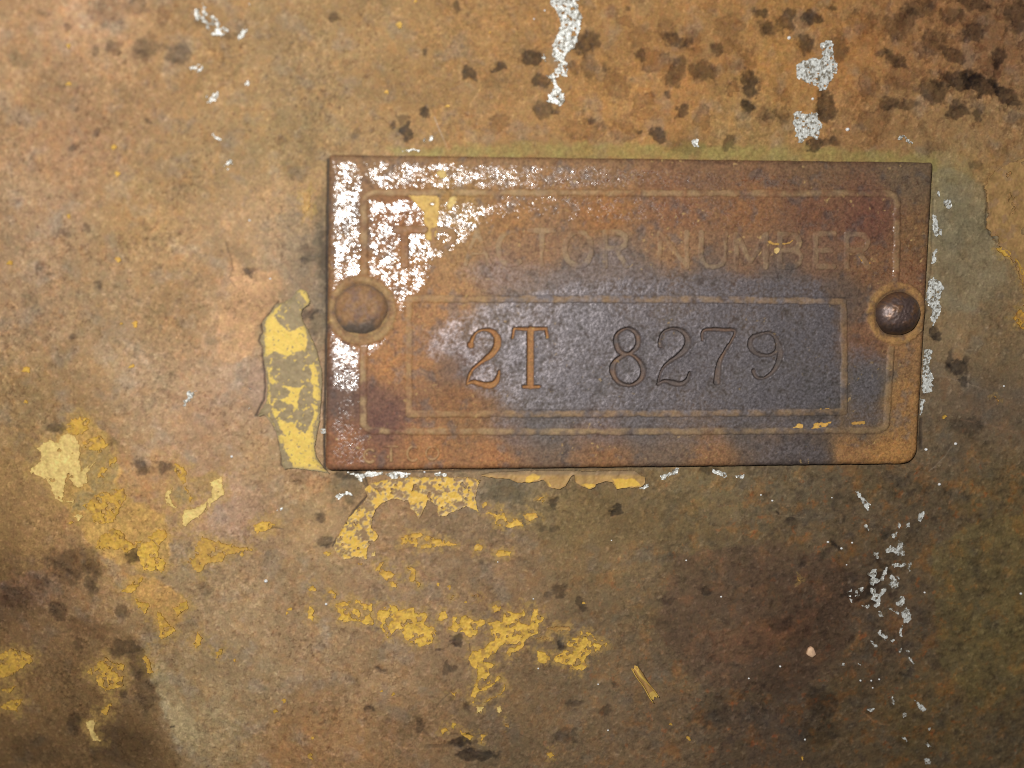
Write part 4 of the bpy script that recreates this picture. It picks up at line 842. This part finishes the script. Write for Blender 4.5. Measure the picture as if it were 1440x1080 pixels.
# stamped figures (sunk)
def S(pts): return PP(pts)
def smooth(pts, rad, n=6):                       # Catmull-Rom through the traced points
    p = np.array(pts, float); r = np.array(rad, float); closed = np.allclose(p[0], p[-1]) and len(p) > 3
    op, orr = [], []
    for i in range(len(p) - 1):
        i0 = i - 1 if i > 0 else (len(p) - 2 if closed else 0); i3 = i + 2 if i + 2 < len(p) else (1 if closed else len(p) - 1)
        for k in range(n):
            t = k / n
            op.append(0.5 * ((2*p[i]) + (-p[i0] + p[i+1]) * t + (2*p[i0] - 5*p[i] + 4*p[i+1] - p[i3]) * t*t + (-p[i0] + 3*p[i] - 3*p[i+1] + p[i3]) * t**3)); orr.append(r[i] + (r[i+1] - r[i]) * t)
    op.append(p[-1]); orr.append(r[-1])
    return np.array(op), np.array(orr)
DIG = {
 '2a': ([(663,484),(664,478),(670,468),(680,464),(692,466),(699,475),(699,486),(692,498),(676,510),(663,522),(657,538)],[3.0,2.4,1.8,1.8,3.0,4.4,4.8,3.8,2.2,1.6,1.4]),
 '2b': ([(657,540),(666,537),(676,540),(688,542),(697,538),(701,528),(702,522)],[1.6,2.6,3.4,4.2,3.6,2.2,1.4]),
 '2dot': ([(661,485),(662,486)],[3.6,3.6]),
 'Tbar': ([(722,466),(724,462),(746,463),(768,462),(770,474)],[1.6,2.0,2.6,2.2,1.8]), 'Tl': ([(723,462),(721,475)],[2.2,1.4]),
 'Tstem': ([(746,464),(746,542)],[4.6,4.6]), 'Tfoot': ([(736,544),(758,544)],[2.2,2.2]),
 '8': [([(881,462),(892,466),(898,476),(896,488),(884,498),(872,494),(867,482),(868,470),(881,462)],[1.6,2.4,3.2,2.8,2.2,3.2,3.2,2.2,1.6]),
       ([(884,498),(898,506),(905,520),(901,534),(886,542),(870,537),(862,522),(866,508),(884,498)],[2.0,2.4,3.4,3.0,1.8,2.6,3.8,3.0,2.0])],
 'n2': ([(929,486),(929,476),(935,466),(949,462),(962,467),(968,478),(965,490),(955,500),(940,510),(930,522),(926,538)],[3.0,1.8,1.6,1.6,2.8,4.0,4.0,3.0,2.0,1.5,1.3]),
 'n2b': ([(926,540),(936,536),(948,539),(958,540),(967,534),(970,524)],[1.6,2.2,3.0,3.0,2.2,1.4]),
 '7': ([(988,478),(989,466),(1000,463),(1020,464),(1034,465),(1030,478),(1020,494),(1013,508),(1010,524),(1009,537)],[1.4,1.8,2.2,2.4,1.8,1.6,1.9,2.8,3.8,4.0]),
 '9': [([(1077,468),(1088,471),(1094,482),(1092,494),(1080,500),(1064,497),(1056,487),(1058,475),(1077,468)],[1.6,2.0,2.8,2.4,1.8,2.4,3.2,2.2,1.6]),
       ([(1094,482),(1098,496),(1094,512),(1086,524),(1074,532),(1064,530),(1060,522)],[2.8,3.4,3.0,2.2,1.5,2.0,2.6])]}
GROUPS = [('2', ['2a', '2b', '2dot']), ('T', ['Tbar', 'Tl', 'Tstem', 'Tfoot']), ('8', ['8']), ('2', ['n2', 'n2b']), ('7', ['7']), ('9', ['9'])]
sunk = np.zeros_like(GX); dlab = np.zeros(GX.shape, int)
rn = 0.05 * nB + 0.03 * nC
DEPTH = [0.42, 0.42, 0.55, 0.52, 0.44, 0.34]
for k, (ch, parts) in enumerate(GROUPS):
    d = np.full(GX.shape, 1e9)
    for p in parts:
        it = DIG[p] if isinstance(DIG[p], list) else [DIG[p]]
        for pts, rad in it:
            if p[0] in '2n789' and p != '2dot': pts, rad = smooth(pts, rad)
            q = S(pts); d = np.minimum(d, sdf_line(GX, GY, q, np.array(rad) / PXMM * (1.08 if k < 2 else 1.22 if k < 5 else 1.3)))
    d = d + rn
    m = sstep(0.13, -0.20, d)
    sunk -= DEPTH[k] * m + 0.08 * np.exp(-np.abs(d) / 0.22) * -1 * (d > 0)
    dlab[d < 0.06] = k + 1
    rust = np.clip(sstep(0.05, -0.12, d) * (0.95 if k < 2 else (0.55 + 0.8 * nB)), 0, 1)
    if k >= 2:
        rust = rust * (0.30 if k in (2, 4) else 0.12)
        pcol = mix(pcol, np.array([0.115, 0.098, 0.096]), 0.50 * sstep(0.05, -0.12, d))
    pcol = mix(pcol, np.array([0.34, 0.165, 0.062]) * (1 + 0.25 * nC)[..., None], rust)
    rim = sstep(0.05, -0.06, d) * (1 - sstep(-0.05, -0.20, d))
    if k >= 2: pcol = mix(pcol, pcol * np.array([0.5, 0.45, 0.45]), 0.55 * rim)  # shadow along the stroke edges painted into the colour
    steel *= 1 - sstep(0.1, -0.05, d); gloss *= 1 - sstep(0.1, -0.05, d)

# scribed line above the inner frame and below it, faint vertical guide marks
for pts, r, k in (([(585,416.5),(900,417),(1195,419)],0.7,.6),([(700,577.5),(900,577),(1100,576)],0.7,.5),([(735,589),(860,589)],0.6,.3)):
    d = sdf_line(GX, GY, PP(pts), r / PXMM)
    m = sstep(0.08, -0.04, d) * k; pcol = mix(pcol, np.array([0.05, 0.035, 0.03]), m); sunk -= 0.10 * m
# dull rings around the rivets
RIV = [(509, 437, 46, 36), (1261, 441, 44, 31.5)]
ringm = np.zeros_like(GX)
for x, y, R_, r_ in RIV:
    c = PP([(x, y)])[0]; d = np.hypot(GX - c[0], GY - c[1]) - R_ / PXMM + 0.22 * nB + 0.15 * nE
    m = sstep(0.25, -0.1, d); ringm = np.maximum(ringm, m)
    hh = 0.16 * m - 0.15 * np.exp(-((np.hypot(GX - c[0], GY - c[1]) - r_ / PXMM) / 0.35) ** 2)
    sunk += hh
    cc = np.array([0.31, 0.20, 0.092]) if x < 800 else np.array([0.37, 0.205, 0.075])
    pcol = mix(pcol, cc * (1 + 0.22 * nB + 0.2 * nC)[..., None], m * np.clip(0.62 + 0.5 * nB + 0.4 * nE, 0, 0.9))
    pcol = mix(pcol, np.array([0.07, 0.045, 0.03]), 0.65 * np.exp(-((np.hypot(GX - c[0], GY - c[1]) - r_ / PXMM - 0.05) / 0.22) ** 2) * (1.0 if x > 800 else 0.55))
gloss *= 1 - ringm; steel *= 1 - ringm
# yellow paint and dirt left on the plate, right-hand pale patches
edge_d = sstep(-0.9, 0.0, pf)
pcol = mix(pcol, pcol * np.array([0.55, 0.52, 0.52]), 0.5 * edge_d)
fleck = sstep(0.62, 0.85, fbm(GX, GY, 0.7, 3, 511)) * sstep(0.0, 0.6, fbm(GX, GY, 7.0, 2, 521))
pcol = mix(pcol, np.array([0.60, 0.40, 0.16]), 0.6 * fleck * (1 - steel))

gl = np.clip(gloss, 0, 1)
plate_z = ZP + 0.05 * nA + 0.022 * nB + 0.016 * nE * (1 - gl) + (0.009 + 0.005 * steel) * nC + (0.007 + 0.003 * steel) * nD + gl * (0.020 * streak + 0.012 * nD) + steel * 0.010 * streak + sunk - 0.35 * np.exp(np.minimum(pf, 0) / 0.22)
psurf = np.empty(GX.shape + (4,))
psurf[..., 0] = np.clip(0.68 - 0.21 * steel - 0.56 * gl, 0.12, 0.8)
psurf[..., 1] = np.clip(0.48 * steel, 0, 1)
psurf[..., 2] = 0.09 + 0.91 * gl + 0.12 * steel
psurf[..., 3] = 1.0
pcol = mix(pcol, np.array([0.28, 0.252, 0.278]) * (1 + 0.45 * nC + 0.4 * nD)[..., None], steel * 0.40)
pcol = np.clip(pcol, 0.008, 0.8)
def plate_h(x, y): return bilin(px_, py_, plate_z, x, y)
def plate_c(x, y): return bilin(px_, py_, pcol, x, y)

xs, ys, ix, cl = contour_cells(GX, GY, pf, ps)
zs = plate_z
clab = np.where(cl, np.maximum.reduce([dlab[:-1, :-1], dlab[1:, :-1], dlab[:-1, 1:], dlab[1:, 1:]]), 0)
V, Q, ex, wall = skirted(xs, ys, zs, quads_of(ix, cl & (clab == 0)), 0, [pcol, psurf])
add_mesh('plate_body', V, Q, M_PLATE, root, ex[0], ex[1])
# edge of the sheet as its own rim
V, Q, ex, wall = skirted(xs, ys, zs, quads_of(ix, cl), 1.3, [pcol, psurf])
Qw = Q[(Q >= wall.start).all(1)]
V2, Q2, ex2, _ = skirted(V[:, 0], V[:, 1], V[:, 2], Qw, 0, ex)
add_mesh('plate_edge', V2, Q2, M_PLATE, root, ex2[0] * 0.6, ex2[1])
for k, (ch, _p) in enumerate(GROUPS):
    V, Q, ex, _ = skirted(xs, ys, zs, quads_of(ix, cl & (clab == k + 1)), 0, [pcol, psurf])
    add_mesh('stamped_letter' if ch == 'T' else 'stamped_digit', V, Q, M_PLATE, root, ex[0], ex[1])

# raised frames and lettering
def raised(name, strokes, height, colour=None, cmix=0.0, worn=0.0, seed=0, edge=0.16, erode=0.04):
    """strokes: list of (points, radius, closed) in plate mm"""
    pts = np.concatenate([np.asarray(s[0]) for s in strokes]); mr = max(np.max(s[1]) for s in strokes)
    lo, hi = pts.min(0) - mr - 0.4, pts.max(0) + mr + 0.4
    st = 0.12
    x = np.arange(lo[0], hi[0], st); y = np.arange(lo[1], hi[1], st); gx, gy = np.meshgrid(x, y)
    f = np.full(gx.shape, 1e9)
    for p_, r_, c_ in strokes: f = np.minimum(f, sdf_line(gx, gy, p_, r_, c_))
    f = f + 0.07 * fbm(gx, gy, 1.0, 3, 601 + seed) + erode * np.maximum(0, fbm(gx, gy, 2.6, 3, 641 + seed) + 0.1) * 2.2
    for X0, Y0, R_, r_ in RIV:
        c = PP([(X0, Y0)])[0]; f = np.maximum(f, (R_ / PXMM + 0.1) - np.hypot(gx - c[0], gy - c[1]))
    xs, ys, ix, cl = contour_cells(gx, gy, f, st)
    if not cl.any(): return
    h = sstep(0.02, -2 * edge, f)
    z = plate_h(xs, ys) + height * h + 0.012 - 0.03 * (f > -0.01)
    c = plate_c(xs, ys)
    if colour is not None: c = mix(c, np.array(colour) * (1 + 0.2 * fbm(xs, ys, 0.6, 2, 611))[..., None], cmix * np.clip(1.15 - 0.60 * (xs + 42) / 85, 0, 1.2) * np.clip(0.66 + 1.1 * fbm(xs, ys, 2.2, 3, 621 + seed), 0, 1) * h)
    s = bilin(px_, py_, psurf, xs, ys); k = (0.85 * h)[..., None]
    s = s * (1 - k) + np.array([0.66, 0.0, 0.09, 1.0]) * k if worn < 0.5 else s
    lab = label_cells(cl); ids, cnt = np.unique(lab[lab > 0], return_counts=True)
    for i, n in zip(ids, cnt):
        if n < 8: continue
        V, Q, ex, _ = skirted(xs, ys, z, quads_of(ix, lab == i), 0.05, [c, s])
        add_mesh(name, V, Q, M_PLATE, root, ex[0], ex[1])
def path(px): return PP(px)
def arc(cx, cy, rx, ry, a0, a1, n=10): return [(cx + rx * math.cos(math.radians(a0 + (a1 - a0) * i / n)), cy + ry * math.sin(math.radians(a0 + (a1 - a0) * i / n))) for i in range(n + 1)]
outer = arc(527,286,15,15,180,270,6) + [(700,271),(900,271.5)] + arc(1248,286,14,14,270,360,6) + [(1260,400),(1254,480)] + arc(1234,592,13,13,0,90,6) + [(900,607),(700,607)] + arc(524,592,13,14,90,180,6)
outer = [(x, y) for x, y in outer]
raised('border_line', [(path(outer), 0.62, True)], 0.14, (0.37, 0.245, 0.125), 0.75, edge=0.18, erode=0.08)
inner = [(575,420),(800,420.5),(1000,421),(1186,424),(1187,500),(1187,579),(1000,581),(800,582),(575,582)]
raised('border_line', [(path(inner), 0.62, True)], 0.11, (0.37, 0.225, 0.105), 0.65, seed=2, edge=0.16, erode=0.08)

def glyph(ch, cx, cy, w_, h_):
    l, r, t, b, m = cx - w_/2, cx + w_/2, cy - h_/2, cy + h_/2, cy
    A = lambda pts: (pts, False)
    if ch == 'T': return [[(l,t),(r,t)],[(cx,t),(cx,b)]]
    if ch == 'F': return [[(r,t),(l,t),(l,b)],[(l,m),(r-4,m)]]
    if ch == 'R': return [[(l,b),(l,t),(cx,t)] + arc(cx,(t+m)/2,w_/2,(m-t)/2,-90,90,6) + [(l,m)],[(cx,m),(r,b)]]
    if ch == 'A': return [[(l,b),(cx,t),(r,b)],[(l+w_*.2,b-h_*.32),(r-w_*.2,b-h_*.32)]]
    if ch == 'C': return [arc(cx,cy,w_/2,h_/2,-50,-310,14)]
    if ch == 'O': return [arc(cx,cy,w_/2,h_/2,0,360,18)]
    if ch == 'o': return [arc(cx,cy,w_/2,h_/2,0,360,12)]
    if ch == 'N': return [[(l,b),(l,t),(r,b),(r,t)]]
    if ch == 'U': return [[(l,t),(l,b-w_*.45)] + arc(cx,b-w_*.45,w_/2,w_*.45,180,0,8) + [(r,t)]]
    if ch == 'M': return [[(l,b),(l,t),(cx,b-h_*.15),(r,t),(r,b)]]
    if ch == 'B': return [[(l,b),(l,t),(cx,t)] + arc(cx,(t+m)/2,w_*.42,(m-t)/2,-90,90,6) + [(l,m)],[(cx,m)] + arc(cx,(m+b)/2,w_/2,(b-m)/2,-90,90,6) + [(l,b)]]
    if ch == 'E': return [[(r,t),(l,t),(l,b),(r,b)],[(l,m),(r-4,m)]]
TOP = [('T',572,344,42,50,6.0),('R',624,347,30,48,5.0),('A',671,348,34,48,5.0),('C',719,349,36,48,5.0),('T',762,348,34,48,4.8),('O',813,350,38,48,5.0),('R',866,350,30,48,5.0),
       ('N',947,351,38,48,5.0),('U',1003,351,34,48,5.0),('M',1056,352,42,46,5.0),('B',1112,352,30,46,5.0),('E',1160,352,26,46,5.0),('R',1206,352,30,46,5.0)]
for k, (ch, cx, cy, w_, h_, r_) in enumerate(TOP):
    raised('raised_letter', [(path(g), r_ / PXMM * (1.05 if k == 0 else 1.0), False) for g in (glyph(ch, cx, cy, w_, h_) if k else [[(557,323),(597,323)],[(569,323),(569,372)]])], 0.17 if k == 0 else 0.08, (0.33, 0.20, 0.10) if k == 0 else (0.37, 0.26, 0.15), 0.35 if k == 0 else 0.15 if k == 1 else 0.55, seed=k % 9, edge=0.12, erode=0.0 if k == 0 else 0.30 if k == 1 else 0.10)
for k, (ch, cx, cy, w_, h_, r_) in enumerate([('C',520,641,16,18,2.8),('T',550,638,18,20,2.8),('C',581,638,16,20,2.8),('o',608,637,18,18,2.8)]):
    raised('raised_letter', [(path(g), r_ / PXMM, False) for g in glyph(ch, cx, cy, w_, h_)], 0.12, (0.42, 0.27, 0.13), 0.7, seed=k, edge=0.10)

# yellow paint left on the plate
pspecks = {'V': [], 'Q': [], 'c': [], 's': [], 'n': 0}
PZ5 = (500,270,7.2); PB = (1040,400,4.8)
for poly, wear, c in (
 (T(*PZ5,[(510,10),(560,-30),(640,20),(760,30),(840,10),(850,100),(835,300),(820,440),(780,490),(715,490),(700,400),(690,210),(640,150),(580,90)]),.16,(0.58,0.37,0.095)),
 (T(*PZ5,[(950,60),(1000,40),(1040,70),(1000,130),(950,180),(930,130)]),.3,(0.66,0.48,0.16)),(T(440,200,4.8,[(830,210),(880,180),(920,230),(870,250)]),.2,(0.66,0.48,0.16)),
 (T(1020,290,6.545,[(350,310),(430,330),(500,345),(560,335),(620,305),(590,345),(500,360),(420,350)]),0,(0.62,0.37,0.10)),(T(1020,290,6.545,[(450,390),(480,380),(500,410),(470,440),(452,430)]),0,(0.7,0.5,0.2)),
 (T(1020,290,6.545,[(1220,440),(1260,460),(1330,530),(1300,545),(1250,510)]),.1,(0.66,0.36,0.07)),
 (T(*PB,[(355,970),(400,935),(428,945),(425,975),(405,1000)]),.1,(0.74,0.45,0.12)),(T(*PB,[(470,990),(510,935),(630,925),(560,975),(540,990)]),.25,(0.72,0.42,0.10)),(T(*PB,[(750,935),(840,920),(845,940),(760,950)]),.2,(0.66,0.38,0.10)),
 (T(*PB,[(510,870),(540,840),(600,835),(610,850),(540,865)]),.5,(0.66,0.4,0.12))):
    flake('paint_flake', poly, M_PAINT, paint_colour(c, 0.5), base=0.05, lift=0.04, wear=wear, rag=0.10, parent=root, height=plate_h, small=pspecks, zoff=ZP, min_cells=45)
if pspecks['n']:
    o = add_mesh('paint_specks', np.concatenate(pspecks['V']), np.concatenate(pspecks['Q']), M_PAINT, root, np.concatenate(pspecks['c']), np.concatenate(pspecks['s'])); o['kind'] = 'stuff'

# rivets
def rivet(x, y, rpx, height, kind):
    c = PP([(x, y)])[0]; R = rpx / PXMM
    nr, na = 34, 110
    rr = np.linspace(0.002, 1, nr)[:, None]; aa = (np.arange(na) * 2 * np.pi / na)[None]
    wob = 1 + 0.03 * np.sin(2 * aa + 1) + 0.012 * np.sin(5 * aa) + 0.008 * np.sin(9 * aa + 2)
    gx = c[0] + R * rr * np.cos(aa) * wob; gy = c[1] + R * rr * np.sin(aa) * wob
    if kind == 'flat': prof = np.clip(1 - rr ** 2.6, 0, 1) ** 0.75
    else: prof = np.sqrt(np.clip(1 - rr ** 2 * 0.985, 0, 1))
    n1 = fbm(gx, gy, 1.6, 3, 701); n2 = fbm(gx, gy, 0.4, 3, 711)
    z = ZP - 0.12 + height * prof + np.sqrt(np.clip(1 - rr, 0, 1)) * ((0.20 if kind == 'flat' else 0.08) * n1) + 0.045 * n2 - 0.10 * sstep(0.35, 0.7, fbm(gx, gy, 0.9, 3, 721)) * np.clip(1 - rr, 0, 1)
    if kind == 'flat': base = np.array([0.28, 0.155, 0.075]); alt = np.array([0.21, 0.125, 0.085]); dark = np.array([0.10, 0.085, 0.07])
    else: base = np.array([0.135, 0.088, 0.078]); alt = np.array([0.20, 0.105, 0.058]); dark = np.array([0.05, 0.036, 0.032])
    cc = mix(np.broadcast_to(base, gx.shape + (3,)), alt, sstep(-0.2, 0.5, n1 + 0.3 * n2))
    low = sstep(0.30, 0.80, -(gy - c[1]) / R * np.ones_like(gx) + 0.25 * n1)  # rivet shading painted in: lower side and rim darkened
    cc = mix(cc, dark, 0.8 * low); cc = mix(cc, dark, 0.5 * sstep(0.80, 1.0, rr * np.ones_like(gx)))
    cc = cc * (1 + 0.25 * n2)[..., None]
    s = np.empty(gx.shape + (4,)); s[..., 0] = 0.62 if kind == 'flat' else 0.40; s[..., 1] = 0.0 if kind == 'flat' else 0.35; s[..., 2] = 0.1 if kind == 'flat' else 0.3; s[..., 3] = 1.0
    V = np.stack([gx, gy, z], -1).reshape(-1, 3)
    i = np.arange(nr * na).reshape(nr, na); j = np.roll(i, -1, 1)
    F = np.stack([i[:-1], i[1:], j[1:], j[:-1]], -1).reshape(-1, 4)
    V = np.concatenate([V, [[c[0], c[1], z[0].mean()]]]); k = len(V) - 1
    cen = np.stack([np.full(na, k), i[0], j[0], j[0]], 1)[:, :3]
    cap = np.stack([np.full(na // 2, k), i[0][::2], i[0][1::2], np.roll(i[0], -2)[::2]], 1)
    F = np.concatenate([F, cap])
    cfl = np.concatenate([cc.reshape(-1, 3), cc[0].mean(0)[None]]); sfl = np.concatenate([s.reshape(-1, 4), s[0][:1]])
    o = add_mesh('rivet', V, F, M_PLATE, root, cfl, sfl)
    tag(o, 'orange-brown rivet with shade painted on its lower edge' if kind == 'flat' else 'domed dark purple-brown rivet')
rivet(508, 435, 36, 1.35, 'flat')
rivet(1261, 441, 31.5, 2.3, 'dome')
